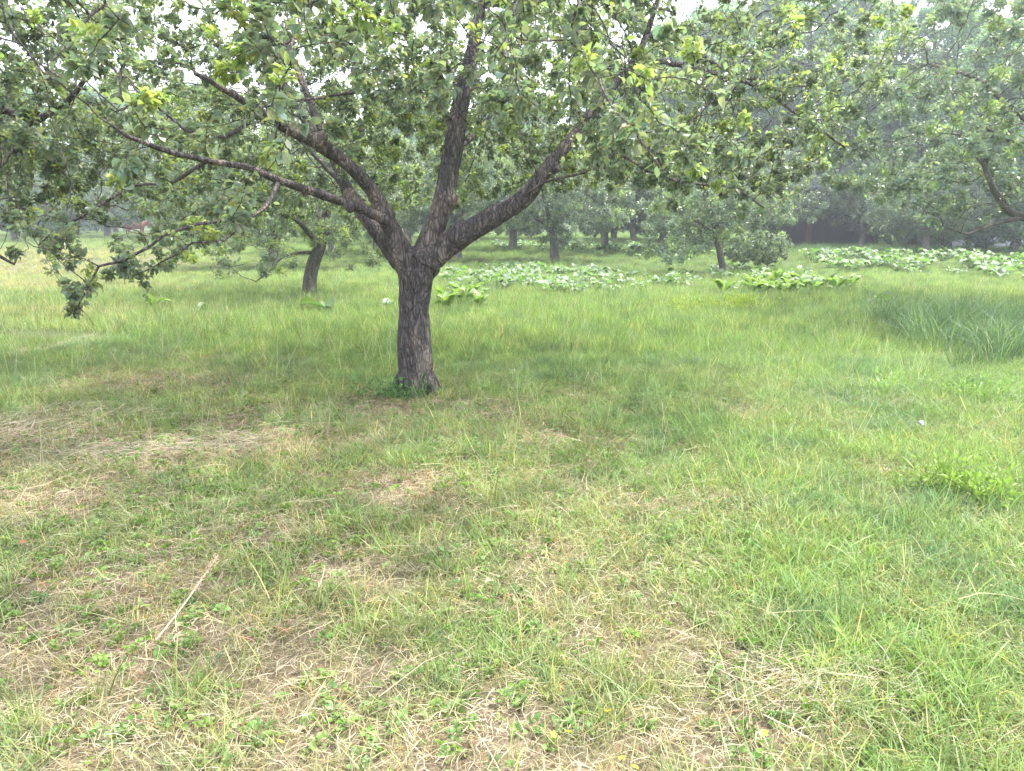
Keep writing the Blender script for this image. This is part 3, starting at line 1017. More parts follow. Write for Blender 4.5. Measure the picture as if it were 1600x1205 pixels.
Gr = 'orchard trees in the rows behind'
spots = [  # parts, px, py of the foot, turn, scale, bark, label
    (orch[1], 425, 418, 0.4, 1.0, 'bark_grey', 'apple tree with a thick pale grey trunk behind the leaning one'),
    (orch[0], 868, 408, 2.2, 1.0, 'bark_far', 'apple tree with a straight dark trunk between the two leafy beds'),
    (young_tree, 1131, 429, 0.15, 1.0, 'bark_far', 'slim young apple tree leaning left beside the upright leafy clump'),
    (orch[2], 1447, 399, 1.1, 1.0, 'bark_grey', 'apple tree with a thin grey trunk behind the broad right bed'),
    (orch[0], 112, 378, 0.9, 1.15, 'bark_far', 'distant apple tree with short dark trunk far left'),
    (orch[2], 266, 377, 4.0, 1.25, 'bark_grey', 'distant apple tree with slanting pale trunk right of the cow'),
    (orch[1], 24, 381, 5.0, 1.2, 'bark_far', 'distant apple tree with slender trunk at the far left edge'),
    (orch[1], 640, 385, 2.9, 1.1, 'bark_far', 'distant apple tree showing between the forks of the big tree'),
    (orch[2], 745, 380, 0.3, 1.2, 'bark_far', 'distant apple tree behind the right limb of the big tree'),
    (orch[1], 990, 383, 3.6, 1.1, 'bark_far', 'distant apple tree behind the far leafy bed'),
    (orch[0], 350, 380, 1.9, 1.2, 'bark_far', 'distant apple tree behind the drooping left branches'),
    (orch[2], 545, 381, 5.5, 1.15, 'bark_far', 'distant apple tree seen just left of the main fork'),
    (orch[2], 716, 405, 1.7, 1.15, 'bark_far', 'apple tree with a thick dark slanting trunk behind the right limb'),
    (orch[0], 590, 397, 3.3, 1.15, 'bark_far', 'apple tree behind the left limbs near the fork'),
    (orch[1], 800, 391, 5.1, 1.15, 'bark_far', 'apple tree between the big right limb and the straight trunk'),
    (orch[2], 945, 395, 2.4, 1.2, 'bark_far', 'apple tree right of the straight dark trunk by the far bed'),
    (orch[1], 1035, 397, 0.9, 1.2, 'bark_far', 'apple tree between the far bed and the slim young tree'),
    (orch[0], 1190, 389, 3.8, 1.2, 'bark_far', 'apple tree right of the slim young tree before the shed'),
    (orch[0], 1530, 392, 2.7, 1.25, 'bark_far', 'apple tree right of the thin grey trunk at the back'),
    (orch[2], 1345, 388, 5.2, 1.15, 'bark_far', 'apple tree standing in front of the dark shed'),
    (orch[2], 520, 396, 0.2, 1.15, 'bark_far', 'apple tree right of the leaning trunk further back'),
    (orch[0], 335, 386, 5.8, 1.3, 'bark_far', 'apple tree behind the low left branches'),
    (orch[1], 170, 373, 2.0, 1.6, 'bark_far', 'large distant apple tree left of the cow'),
    (orch[2], 60, 373, 3.0, 1.7, 'bark_far', 'large distant apple tree near the left edge'),
    (orch[0], 1095, 380, 4.4, 1.2, 'bark_far', 'distant apple tree behind the slim young one'),
]
for parts, px, py, rz, sc, bk, lab in spots:
    g = gnd(px, py)
    t = place_tree(parts, M[bk], M['orchard_leaf'], 'apple_tree', lab, 'apple tree', (g[0], g[1], 0), rz, sc, Gr)
    if bk == 'bark_grey':
        tr_ = [c for c in t.children if c.name.startswith('trunk')][0]
        tr_.material_slots[0].link = 'OBJECT'
        tr_.material_slots[0].material = M['bark_grey']

Gt = 'tall trees along the back of the orchard'
wood_spots = [  # px, distance, which, scale, turn, label
    (1430, 46, 0, 1.02, 0.3, 'tallest pale tree rising out of the picture at the upper right'),
    (1250, 52, 1, 1.3, 1.3, 'bluish tall tree over the dark shed roof'),
    (1120, 56, 1, 1.25, 2.2, 'tall tree behind the slim young apple tree'),
    (960, 60, 1, .98, 3.1, 'tall tree behind the middle of the far leafy bed'),
    (800, 62, 1, .92, 4.4, 'tall tree behind the right limb of the big tree'),
    (640, 63, 1, .9, 5.2, 'tall tree straight behind the main fork'),
    (480, 64, 0, .8, 0.9, 'tall tree behind the leaning dark apple tree'),
    (330, 66, 1, 1.0, 1.7, 'tall tree behind the drooping left branches'),
    (180, 84, 1, 1.2, 2.6, 'tall tree far behind the brown cow'),
    (40, 70, 0, .95, 3.5, 'tall tree at the far left edge'),
    (-80, 66, 1, 1.0, 3.9, 'tall tree partly cut by the left edge'),
    (1590, 36, 1, .86, 5.0, 'tall tree at the right edge in front of the grey house'),
    (1340, 54, 1, .80, 5.9, 'tall tree behind the dark shed'),
    (1040, 50, 0, .85, 4.9, 'narrow tall tree left of the shed and behind the orchard'),
]
for px, Y, wh, sc, rz, lab in wood_spots:
    g = at(px, 345, Y)
    place_tree(tall[wh], M['bark_far'], M['wood_leaf'], 'broadleaf_tree', lab, 'tree', (g[0], Y, 0), rz, sc, Gt)
fp = l_[0]; Pn, Dn, Nn, Ln, Wn, Tn = [], [], [], [], [], []
for q in range(44):
    rg2 = np.random.default_rng(900 + q)
    a = rg2.random() * 6.28
    R2 = np.array([[math.cos(a), -math.sin(a), 0], [math.sin(a), math.cos(a), 0], [0, 0, 1]])
    sc2 = rg2.uniform(2.2, 3.6)
    Pn.append(fp @ R2.T * sc2 * np.array([1, 1, .9]) + np.array([-95 + q * 190 / 43 + rg2.normal(0, 1.5), 112 + rg2.normal(0, 4), -.6]))
    Dn.append(l_[1] @ R2.T); Nn.append(l_[2] @ R2.T); Ln.append(l_[3] * sc2 * 1.25); Wn.append(l_[4]); Tn.append(l_[5] * rg2.uniform(.75, 1.2))
fw = obj('far_wood', leaves_mesh('far_wood', np.concatenate(Pn), np.concatenate(Dn), np.concatenate(Nn), np.concatenate(Ln), np.concatenate(Wn), np.concatenate(Tn), simple=True), M['wood_leaf'])
tag(fw, 'dense green wood closing the view far behind the orchard', 'wood', kind='stuff')
Gb = 'bushes closing the back of the orchard'
bush_spots = [(1190, 54, 1.0, 'round bush left of the dark shed'), (1395, 43, .8, 'low bush right of the dark shed'), (1480, 40, .75, 'low bush behind the thin grey trunk'), (1545, 37, .8, 'low bush under the bent limb'),
              (1610, 34, .9, 'low bush cut by the right edge'), (1085, 56, 1.05, 'bush behind the slim young apple tree'), (1010, 58, .95, 'bush behind the far leafy bed'), (930, 60, 1.0, 'bush right of the straight dark trunk'),
              (830, 62, .9, 'bush left of the straight dark trunk'), (700, 62, 1.0, 'bush straight behind the big tree'), (590, 63, 1.0, 'bush left of the big tree trunk'), (440, 64, 1.0, 'bush behind the pale grey trunk'),
              (1205, 24, .42, 'low bushy growth reaching the ground right of the slim young tree'), (1165, 25.5, .36, 'small low bush against the slim young tree'), (310, 72, 1.1, 'bush to the right of the cow'), (150, 88, 1.3, 'bush far behind the cow'), (60, 74, 1.0, 'bush between the distant left trunks'), (-20, 66, 1.1, 'bush at the far left edge'), (380, 68, 1.1, 'bush behind the hanging left twigs')]
for q, (px, Y, sc, lab) in enumerate(bush_spots):
    g = at(px, 345, Y)
    b_ = place_tree(bush, M['bark_far'], M['wood_leaf'], 'bush', lab, 'bush', (g[0], Y, 0), q * 1.3, sc * 1.15, Gb)
    if Y < 30:
        f_ = [c for c in b_.children if c.name.startswith('foliage')][0]
        f_.material_slots[0].link = 'OBJECT'
        f_.material_slots[0].material = M['orchard_leaf']


# ------------------------------------------------------------------ shed and house in the trees
def box_bm(bm, x0, x1, y0, y1, z0, z1):
    vs = [bm.verts.new(v) for v in ((x0, y0, z0), (x1, y0, z0), (x1, y1, z0), (x0, y1, z0), (x0, y0, z1), (x1, y0, z1), (x1, y1, z1), (x0, y1, z1))]
    for f in ((0, 3, 2, 1), (4, 5, 6, 7), (0, 1, 5, 4), (1, 2, 6, 5), (2, 3, 7, 6), (3, 0, 4, 7)):
        bm.faces.new([vs[i] for i in f])


def bm_obj(name, fn, mat, parent, bevel=0.0):
    bm = bmesh.new()
    fn(bm)
    if bevel:
        bmesh.ops.bevel(bm, geom=list(bm.edges), offset=bevel, segments=1, affect='EDGES')
    me = bpy.data.meshes.new(name)
    bm.to_mesh(me); bm.free()
    return obj(name, me, mat, parent)


def gable(bm, x0, x1, y0, y1, z0, zr, th):
    """two roof slabs, ridge along x"""
    ym = (y0 + y1) / 2
    for ya, s in ((y0, 1), (y1, -1)):
        v = [(x0, ya, z0), (x1, ya, z0), (x1, ym - s * 0.004, zr), (x0, ym - s * 0.004, zr)]
        lo = [bm.verts.new(q) for q in v]
        hi = [bm.verts.new((q[0], q[1], q[2] + th)) for q in v]
        bm.faces.new(lo); bm.faces.new(hi[::-1])
        for i in range(4):
            j = (i + 1) % 4
            bm.faces.new([lo[j], lo[i], hi[i], hi[j]])


M['dark_wood'] = plain('dark_wood', (0.030, 0.030, 0.036), .85, .2, .4, 6, (6, 6, .4), .4)
M['red_post'] = plain('red_post', (0.10, 0.05, 0.045), .85, .2, .3, 10)
M['slate'] = plain('slate', (0.085, 0.10, 0.125), .7, .3, .25, 5, (1, 8, 8), .3)
M['plaster'] = plain('plaster', (0.42, 0.41, 0.46), .9, .2, .1, 3)
M['house_roof'] = plain('house_roof', (0.30, 0.28, 0.33), .8, .3, .2, 5, (8, 1, 1), .3)
M['pane'] = plain('pane', (0.03, 0.035, 0.045), .1, .6, .1, 2)
M['white_paint'] = plain('white_paint', (0.75, 0.75, 0.74), .5, .4, .05, 5)
g = at(1305, 345, 47)
shed = empty('shed', (g[0], 47, 0), 'dark wooden shed half hidden under the trees at the right', 'shed')


def boards(bm):
    n = 16
    for i in range(n):
        x = -2.7 + i * 5.4 / n
        box_bm(bm, x + .008, x + 5.4 / n - .008, 0, .05 + .006 * (i % 3), 0, 3.3)
    box_bm(bm, -2.7, -2.65, .09, 4, 0, 3.3); box_bm(bm, 2.65, 2.7, .09, 4, 0, 3.3); box_bm(bm, -2.64, 2.64, 3.95, 4, 0, 3.3)


bm_obj('wall', boards, M['dark_wood'], shed)
bm_obj('roof', lambda bm: gable(bm, -3.1, 3.1, -.6, 4.6, 3.32, 5.0, .10), M['slate'], shed)
bm_obj('post', lambda bm: box_bm(bm, -1.75, -1.45, -.30, -.08, 0, 3.3), M['red_post'], shed, .02)
bm_obj('post', lambda bm: box_bm(bm, 2.25, 2.42, -.30, -.08, 0, 3.3), M['red_post'], shed, .02)
dr = bm_obj('door', lambda bm: [box_bm(bm, -.6 + i * .2 + .006, -.4 + i * .2, -.05, -.012, .1, 2.2) for i in range(6)], M['dark_wood'], shed)
bm_obj('handle', lambda bm: box_bm(bm, .46, .50, -.10, -.055, 1.0, 1.15), M['slate'], dr, .005)

g = at(1660, 345, 43)
house = empty('house', (g[0], 43, 0), 'pale grey house mostly hidden behind the right edge apple tree', 'house', rz=-.15)


def house_walls(bm):
    box_bm(bm, -5.5, 5.5, 0, 8, 0, 5.6)
    for x in (-5.5, 5.5 - .3):
        a = [bm.verts.new(q) for q in ((x, 0, 5.603), (x, 8, 5.603), (x, 4, 8.35))]
        b2 = [bm.verts.new((v.co.x + .3, v.co.y, v.co.z)) for v in a]
        bm.faces.new(a[::-1]); bm.faces.new(b2)
        for i in range(3):
            j = (i + 1) % 3
            bm.faces.new([a[i], a[j], b2[j], b2[i]])


bm_obj('wall', house_walls, M['plaster'], house)
bm_obj('roof', lambda bm: gable(bm, -6.0, 6.0, -.7, 8.7, 5.25, 8.6, .16), M['house_roof'], house)
for z in (1.1, 3.7):
    for x in (-3.6, -.6, 2.4):
        w_ = bm_obj('window', lambda bm: [box_bm(bm, x, x + .09, -.06, -.003, z, z + 1.3), box_bm(bm, x + 1.11, x + 1.2, -.06, -.003, z, z + 1.3),
                                          box_bm(bm, x + .092, x + 1.108, -.06, -.003, z, z + .09), box_bm(bm, x + .092, x + 1.108, -.06, -.003, z + 1.21, z + 1.3)], M['white_paint'], house)
        bm_obj('pane', lambda bm: box_bm(bm, x + .092, x + 1.108, -.02, -.004, z + .092, z + 1.208), M['pane'], w_)

# ------------------------------------------------------------------ the cow on the far left
M['cow_hide'] = plain('cow_hide', (0.27, 0.085, 0.058), .7, .3, .2, 3)
M['cow_white'] = plain('cow_white', (0.62, 0.58, 0.52), .7, .3, .1, 6)
M['hoof'] = plain('hoof', (0.04, 0.035, 0.03), .6, .3, .1, 6)
g = gnd(213, 370)
cow = empty('cow', (g[0], g[1], 0), 'reddish brown cow standing in the grass far left under the trees', 'cow', rz=.25)
bm = bmesh.new()
joints = {  # name: (pos, radius xy, parent)
    'hip': ((-.62, 0, 1.16), .27, None), 'belly': ((-.1, 0, 1.05), .35, 'hip'), 'chest': ((.45, 0, 1.08), .33, 'belly'), 'sh': ((.68, 0, 1.17), .27, 'chest'),
    'neck': ((.95, .03, 1.28), .17, 'sh'), 'poll': ((1.20, .06, 1.42), .13, 'neck'), 'face': ((1.40, .08, 1.27), .105, 'poll'), 'muz': ((1.55, .1, 1.12), .085, 'face'),
    'rump': ((-.80, 0, 1.14), .2, 'hip'), 'tail1': ((-.95, 0, 1.12), .04, 'rump'), 'tail2': ((-.99, 0, .75), .025, 'tail1'), 'tail3': ((-.98, .01, .48), .04, 'tail2'),
}
for sd in (-1, 1):
    dx = .06 * sd
    joints['th%d' % sd] = ((-.66 + dx, .17 * sd, .92), .17, 'hip')
    joints['kn%d' % sd] = ((-.58 + dx, .18 * sd, .72), .11, 'th%d' % sd)
    joints['hk%d' % sd] = ((-.76 + dx, .17 * sd, .46), .06, 'kn%d' % sd)
    joints['hf%d' % sd] = ((-.71 + dx, .17 * sd, .10), .05, 'hk%d' % sd)
    joints['el%d' % sd] = ((.55 + dx, .16 * sd, .80), .12, 'sh')
    joints['fk%d' % sd] = ((.57 + dx, .16 * sd, .45), .065, 'el%d' % sd)
    joints['ff%d' % sd] = ((.56 + dx, .16 * sd, .10), .05, 'fk%d' % sd)
    joints['ear%d' % sd] = ((1.17, .06 + .25 * sd, 1.40), .035, 'poll')
vd = {}
sl = bm.verts.layers.skin.verify()
for nm, (p, r, pa) in joints.items():
    v_ = bm.verts.new(p); vd[nm] = v_
    v_[sl].radius = (r, r * (1.15 if nm in ('belly', 'chest') else 1))
    if nm == 'hip':
        v_[sl].use_root = True
for nm, (p, r, pa) in joints.items():
    if pa:
        bm.edges.new((vd[pa], vd[nm]))
me = bpy.data.meshes.new('body'); bm.to_mesh(me); bm.free()
co = obj('body', me, M['cow_hide'], cow)
m1 = co.modifiers.new('skin', 'SKIN'); m1.use_smooth_shade = True
m2 = co.modifiers.new('sub', 'SUBSURF'); m2.levels = 2; m2.render_levels = 2


def lump_me(name, c, r, seg=10):
    bm = bmesh.new()
    bmesh.ops.create_uvsphere(bm, u_segments=seg, v_segments=seg // 2 + 2, radius=1)
    for v_ in bm.verts:
        v_.co = Vector((v_.co.x * r[0] + c[0], v_.co.y * r[1] + c[1], v_.co.z * r[2] + c[2]))
    for f in bm.faces: f.smooth = True
    me = bpy.data.meshes.new(name); bm.to_mesh(me); bm.free()
    return me


obj('blaze', lump_me('blaze', (1.40, .08, 1.33), (.15, .075, .10)), M['cow_white'], cow)
for sd in (-1, 1):
    obj('horn', tubes_mesh('horn', [(np.array([[1.2, .06 + .09 * sd, 1.53], [1.21, .06 + .2 * sd, 1.6], [1.24, .06 + .24 * sd, 1.72]]), np.array([.03, .022, .006]))], lambda r: 6), M['cow_white'], cow)
    obj('eye', lump_me('eye', (1.33, .075 + .105 * sd, 1.36), (.02, .012, .02), 8), M['hoof'], cow)
    for x in (-.71 + .06 * sd, .56 + .06 * sd):
        obj('hoof', lump_me('hoof', (x + .02, (.17 if x < 0 else .16) * sd, .045), (.075, .06, .06), 8), M['hoof'], cow)

# ------------------------------------------------------------------ broad-leaved plants of the beds
def big_plant(seed, n, ln, wd, stalk_h, up):
    rg = np.random.default_rng(seed)
    V, F, T = [], [], []
    SV = []
    base = 0
    us = np.linspace(0, 1, 6)
    prof = np.array([.35, .92, 1.0, .82, .48, .03])
    for q in range(n):
        an = q * 2.399 + rg.normal(0, .3)
        el = up * rg.uniform(.5, 1.3)
        out = np.array([math.cos(an), math.sin(an), 0.0])
        side = np.array([-math.sin(an), math.cos(an), 0.0])
        L = ln * rg.uniform(.6, 1.15)
        h = stalk_h * rg.uniform(.5, 1.2)
        r0 = out * rg.uniform(.02, .10)
        tip = out * h * rg.uniform(.35, .9) + np.array([0, 0, h])
        SV.append((np.array([r0 * .5, (r0 + tip) * .5 + out * .02, tip]), np.array([.012, .010, .008])))
        ang = el
        rows = []
        p = tip.copy()
        tw = rg.normal(0, .35)
        tc = rg.uniform(.6, 1.35)
        for i, u in enumerate(us):
            if i:
                p = p + (out * math.cos(ang) + np.array([0, 0, math.sin(ang)])) * L / 5
                ang -= rg.uniform(.15, .42)
            nn = np.array([0, 0, 1.0]) * math.cos(ang) - out * math.sin(ang)
            s2 = side * math.cos(tw) + nn * math.sin(tw)
            n3 = nn * math.cos(tw) - side * math.sin(tw)
            w = wd * L * prof[i] * .5
            for vv in (-1, -.5, 0, .5, 1):
                wave = .05 * L * math.sin(3 * u * 3 + vv * 4 + q) * abs(vv)
                rows.append(p + s2 * w * vv + n3 * (w * .35 * abs(vv) + wave))
        V.append(np.array(rows))
        for i in range(5):
            for j in range(4):
                a = base + i * 5 + j
                F.append((a, a + 1, a + 6, a + 5))
        T.append(np.tile(np.array([tc * rg.uniform(.9, 1.15), tc, tc * .9]), (30, 1)))
        base += 30
    return mesh_np('leaves', np.concatenate(V), [np.array(F)], np.concatenate(T), True), tubes_mesh('stalks', SV, lambda r: 5)


M['stalk'] = plain('stalk', (0.20, 0.27, 0.10), .5, .4, .2, 20)
M['clump_leaf'] = leaf_mat('clump_leaf', (0.15, 0.27, 0.075), (0.19, 0.29, 0.11), (0.28, 0.46, 0.08), 0.32, 0.42, 0.4)
flat_p = [big_plant(60 + q, 11, .205, .85, .20, .6) for q in range(4)]
up_p = [big_plant(70 + q, 10, .34, .5, .14, 1.35) for q in range(3)]
small_p = [big_plant(80 + q, 5, .26, .85, .10, .5) for q in range(2)]


def put_plant(mesh, px, py, label, group, sc=1.0, name='leafy_plant', cat='plant', w=None):
    g = gnd(px, py) if w is None else w
    t = empty(name, (g[0], g[1], float(gz([g[0]], [g[1]])[0])), label, cat, group, float(RNG.random() * 6.28), sc)
    obj('leaves', mesh[0], M['clump_leaf'] if mesh in up_p else M['big_leaf'], t)
    obj('stalks', mesh[1], M['stalk'], t)
    return t


def bed(poly, n, meshes, label, group, sc):
    cnt = 0
    pts = []
    poly = [gnd(*p)[:2] for p in poly]
    xs_ = [p[0] for p in poly]; ys_ = [p[1] for p in poly]
    tries = 0
    while cnt < n and tries < 20000:
        tries += 1
        x = RNG.uniform(min(xs_), max(xs_)); y = RNG.uniform(min(ys_), max(ys_))
        inside = False
        for i in range(len(poly)):
            (x1, y1), (x2, y2) = poly[i], poly[i - 1]
            if (y1 > y) != (y2 > y) and x < (x2 - x1) * (y - y1) / (y2 - y1) + x1:
                inside = not inside
        if not inside or any((x - a) ** 2 + (y - b2) ** 2 < (.22 * sc) ** 2 for a, b2 in pts):
            continue
        pts.append((x, y))
        x += RNG.normal(0, .2); y += RNG.normal(0, .3)
        put_plant(meshes[cnt % len(meshes)], 0, 0, label, group, sc * RNG.uniform(.6, 1.3), w=np.array([x, y, 0]))
        cnt += 1


bed([(745, 432), (790, 422), (905, 425), (1000, 436), (1045, 445), (985, 462), (900, 470), (800, 455)], 95, flat_p, 'broad glossy leafy plant in the near bed right of the big trunk', 'plants of the near leafy bed', .85)
bed([(765, 383), (900, 384), (1120, 390), (1160, 405), (1110, 414), (960, 408), (890, 398), (775, 392)], 90, flat_p, 'broad pale leafy plant in the long far bed behind the straight trunk', 'plants of the far leafy bed', 1.15)
bed([(1250, 408), (1330, 402), (1600, 410), (1680, 420), (1660, 445), (1560, 440), (1470, 432), (1300, 425)], 84, flat_p, 'broad glossy leafy plant in the bed at the right edge', 'plants of the right leafy bed', 1.15)
bed([(1130, 455), (1200, 447), (1300, 452), (1330, 462), (1240, 470), (1140, 470)], 24, up_p, 'upright yellow green leafy plant in the clump right of the slim tree', 'plants of the upright clump', .85)
bed([(680, 470), (745, 462), (765, 474), (735, 486), (690, 486)], 9, up_p, 'upright leafy plant just right of the big tree trunk', 'plants beside the big trunk', .85)
bed([(1000, 440), (1120, 424), (1250, 424), (1290, 446), (1140, 448), (1060, 458), (1000, 462)], 42, flat_p, 'broad leafy plant in the loose stretch between the near bed and the upright clump', 'plants of the loose stretch', .8)
bed([(690, 436), (770, 428), (800, 452), (745, 462), (690, 464)], 22, flat_p, 'broad leafy plant close behind the big trunk on its right', 'plants close behind the big trunk', .8)
put_plant(up_p[0], 240, 484, 'single dark leafy plant standing alone in the grass under the left branches', None, .75)
put_plant(small_p[0], 311, 488, 'small pale leafy plant in the grass left of the leaning tree', None, .8)
put_plant(small_p[1], 505, 486, 'low leafy plant in the grass in front of the leaning tree', None, 1.3)
put_plant(small_p[0], 1372, 480, 'low round leafy plant alone in the grass at the right', None, 1.1)
put_plant(small_p[1], 600, 482, 'small leafy plant just left of the big trunk', None, .9)

# ------------------------------------------------------------------ grass
src = bpy.data.collections.new('grass_sources')        # never linked to the scene: only the pattern the blades are copied from


def tuft(name, seed, n, rad, h0, h1, w, lean, seg=3, flop=0.5):
    rg = np.random.default_rng(seed)
    an = rg.random(n) * 6.283
    rr = rad * np.sqrt(rg.random(n))
    b = np.stack([rr * np.cos(an), rr * np.sin(an), np.zeros(n) - .004], 1)
    la = rg.random(n) * 6.283
    ld = np.stack([np.cos(la), np.sin(la), np.zeros(n)], 1)
    fa = la + rg.normal(0, 1.2, n) + 1.57
    fd = np.stack([np.cos(fa), np.sin(fa), np.zeros(n)], 1)
    H = rg.uniform(h0, h1, n)
    le = np.abs(rg.normal(0, lean, n)) + .08
    fl = np.abs(rg.normal(0, flop, n))
    W = w * rg.uniform(.6, 1.25, n)
    V, F4, F3, T = [], [], [], []
    K = 2 * seg + 1
    pos = np.zeros((n, K, 3))
    for i in range(seg + 1):
        u = i / seg
        c = b + np.array([0, 0, 1.0]) * (H * (u - .35 * fl * u ** 3))[:, None] + ld * (H * (le * u + fl * u ** 2.2))[:, None]
        if i < seg:
            wd = W * (1 - .55 * u ** 1.5)
            pos[:, 2 * i] = c - fd * wd[:, None] * .5
            pos[:, 2 * i + 1] = c + fd * wd[:, None] * .5
        else:
            pos[:, K - 1] = c
    off = (np.arange(n) * K)[:, None]
    f4 = [[2 * i, 2 * i + 1, 2 * i + 3, 2 * i + 2] for i in range(seg - 1)]
    F4 = (np.array(f4)[None] + off[:, :, None]).reshape(-1, 4) if f4 else np.zeros((0, 4), int)
    F3 = (np.array([[2 * seg - 2, 2 * seg - 1, 2 * seg]])[None] + off[:, :, None]).reshape(-1, 3)
    v = np.clip(1 + rg.normal(0, .18, n), .5, 1.5)
    wm = rg.normal(0, .10, n)
    t = np.stack([v * (1 + wm), v, v * (1 - wm)], 1)
    dead = rg.random(n) < .045
    t[dead] = np.array([2.6, 1.5, 2.2]) * v[dead][:, None]
    me = mesh_np(name, pos.reshape(-1, 3), [F4, F3], np.repeat(t, K, 0))
    me.materials.append(M['blade'])
    o = bpy.data.objects.new(name, me)
    src.objects.link(o)
    return o


def rosette(name, seed, n, ln, wid, rise, reach=.55):
    """small broad-leaved weed"""
    rg = np.random.default_rng(seed)
    an = np.arange(n) * 2.399 + rg.normal(0, .3, n)
    d = np.stack([np.cos(an), np.sin(an), rg.uniform(.1, rise, n)], 1)
    st = rg.uniform(.1, reach, n) * ln
    pos = d / np.linalg.norm(d, axis=1, keepdims=True) * st[:, None]
    L = ln * rg.uniform(.55, 1.1, n)
    v = np.clip(1 + rg.normal(0, .15, n), .6, 1.4)
    t = np.stack([v * 1.02, v, v * .95], 1)
    nr = np.array([0, 0, 1.0]) + rg.normal(0, .3, (n, 3))
    me = leaves_mesh(name, pos, d, nr, L, np.full(n, wid) * rg.uniform(.8, 1.2, n), t)
    me.materials.append(M['weed_leaf'])
    o = bpy.data.objects.new(name, me)
    src.objects.link(o)
    return o


kinds = []
for q in range(3): kinds.append(tuft('a%d' % q, 500 + q, 16, .055, .025, .07, .0034, .55, 3, .5))      # 0-2 mown turf
for q in range(3): kinds.append(tuft('b%d' % q, 510 + q, 14, .05, .06, .14, .0040, .35, 3, .45))       # 3-5 medium
for q in range(3): kinds.append(tuft('c%d' % q, 520 + q, 7, .04, .13, .24, .0048, .18, 4, .25))        # 6-8 tall upright
for q in range(3): kinds.append(tuft('d%d' % q, 530 + q, 60, .20, .09, .22, .0075, .25, 2, .35))       # 9-11 far clump
for q in range(2): kinds.append(tuft('e%d' % q, 540 + q, 40, .16, .25, .55, .0085, .22, 4, .6))        # 12-13 long lush
for q in range(2): kinds.append(rosette('f%d' % q, 550 + q, 7, .032, .72, 1.1))                         # 14-15 broad weeds
for q in range(2): kinds.append(rosette('g%d' % q, 560 + q, 14, .020, .85, 1.5, 1.6))                       # 16-17 clover-like
for q in range(2): kinds.append(rosette('h%d' % q, 570 + q, 70, .045, .34, 1.9, 4.0))                        # 18-19 feathery weed

for q in range(2): kinds.append(tuft('j%d' % q, 580 + q, 4, .06, .20, .34, .0034, .12, 4, .15))          # 20-21 pale flowering stalks


def scatter(name, label, cat, P, scl, pick, tint, tilt=0.18, seed=1):
    n = len(P)
    rg = np.random.default_rng(seed)
    me = bpy.data.meshes.new(name)
    me.vertices.add(n)
    me.vertices.foreach_set('co', np.asarray(P, np.float32).ravel())
    rot = np.stack([rg.normal(0, tilt, n), rg.normal(0, tilt, n), rg.random(n) * 6.283], 1).astype(np.float32)
    a = me.attributes.new('rot', 'FLOAT_VECTOR', 'POINT'); a.data.foreach_set('vector', rot.ravel())
    a = me.attributes.new('scl', 'FLOAT', 'POINT'); a.data.foreach_set('value', np.asarray(scl, np.float32))
    a = me.attributes.new('pick', 'INT', 'POINT'); a.data.foreach_set('value', np.asarray(pick, np.int32))
    t4 = np.ones((n, 4), np.float32); t4[:, :3] = tint
    a = me.attributes.new('itint', 'FLOAT_COLOR', 'POINT'); a.data.foreach_set('color', t4.ravel())
    o = obj(name, me)
    tag(o, label, cat, kind='stuff')
    ng = bpy.data.node_groups.new(name + '_copies', 'GeometryNodeTree')
    ng.interface.new_socket('Geometry', in_out='INPUT', socket_type='NodeSocketGeometry')
    ng.interface.new_socket('Geometry', in_out='OUTPUT', socket_type='NodeSocketGeometry')
    gi = ng.nodes.new('NodeGroupInput'); go = ng.nodes.new('NodeGroupOutput')
    ci = ng.nodes.new('GeometryNodeCollectionInfo')
    ci.inputs['Collection'].default_value = src
    ci.inputs['Separate Children'].default_value = True
    ci.inputs['Reset Children'].default_value = True
    ip = ng.nodes.new('GeometryNodeInstanceOnPoints')
    ip.inputs['Pick Instance'].default_value = True

    def na(nm, ty):
        x = ng.nodes.new('GeometryNodeInputNamedAttribute'); x.data_type = ty; x.inputs['Name'].default_value = nm
        return x.outputs['Attribute']
    ng.links.new(gi.outputs[0], ip.inputs['Points'])
    ng.links.new(ci.outputs[0], ip.inputs['Instance'])
    ng.links.new(na('pick', 'INT'), ip.inputs['Instance Index'])
    ng.links.new(na('rot', 'FLOAT_VECTOR'), ip.inputs['Rotation'])
    ng.links.new(na('scl', 'FLOAT'), ip.inputs['Scale'])
    ng.links.new(ip.outputs[0], go.inputs[0])
    md = o.modifiers.new('copies', 'NODES'); md.node_group = ng
    return o


GREEN = np.array([0.145, 0.235, 0.076])
LIME = np.array([0.245, 0.335, 0.102])
BLUE = np.array([0.090, 0.185, 0.100])
TAN = np.array([0.36, 0.285, 0.165])


def field(n, y0, y1, rg, margin=1.15):
    """points spread over the ground the camera can see"""
    y = np.sqrt(rg.random(n) * (y1 ** 2 - y0 ** 2) + y0 ** 2)
    hw = (0.667 * y * margin + 0.5)
    return rg.uniform(-1, 1, n) * hw, y


def grass_tint(x, y, d, rg, dry_amt=0.9):
    n = len(x)
    w = fbm2(x, y, .8, 31)[:, None]
    w2 = fbm2(x, y, 2.6, 35)[:, None]
    t = GREEN * (1 - w) + LIME * w
    t = t * (1 - .6 * np.clip((w2 - .48) * 4, 0, 1)) + BLUE * .6 * np.clip((w2 - .48) * 4, 0, 1)
    f = np.clip(d * dry_amt + rg.normal(0, .12, n), 0, 1)[:, None]
    t = t * (1 - f) + TAN * f
    return t * rg.uniform(.62, 1.42, (n, 1))


rg = np.random.default_rng(77)
PT, SC, PK, TI = [], [], [], []


def push(x, y, s, p, t, dz=0):
    PT.append(np.stack([x, y, gz(x, y) + dz], 1)); SC.append(s); PK.append(p); TI.append(t)


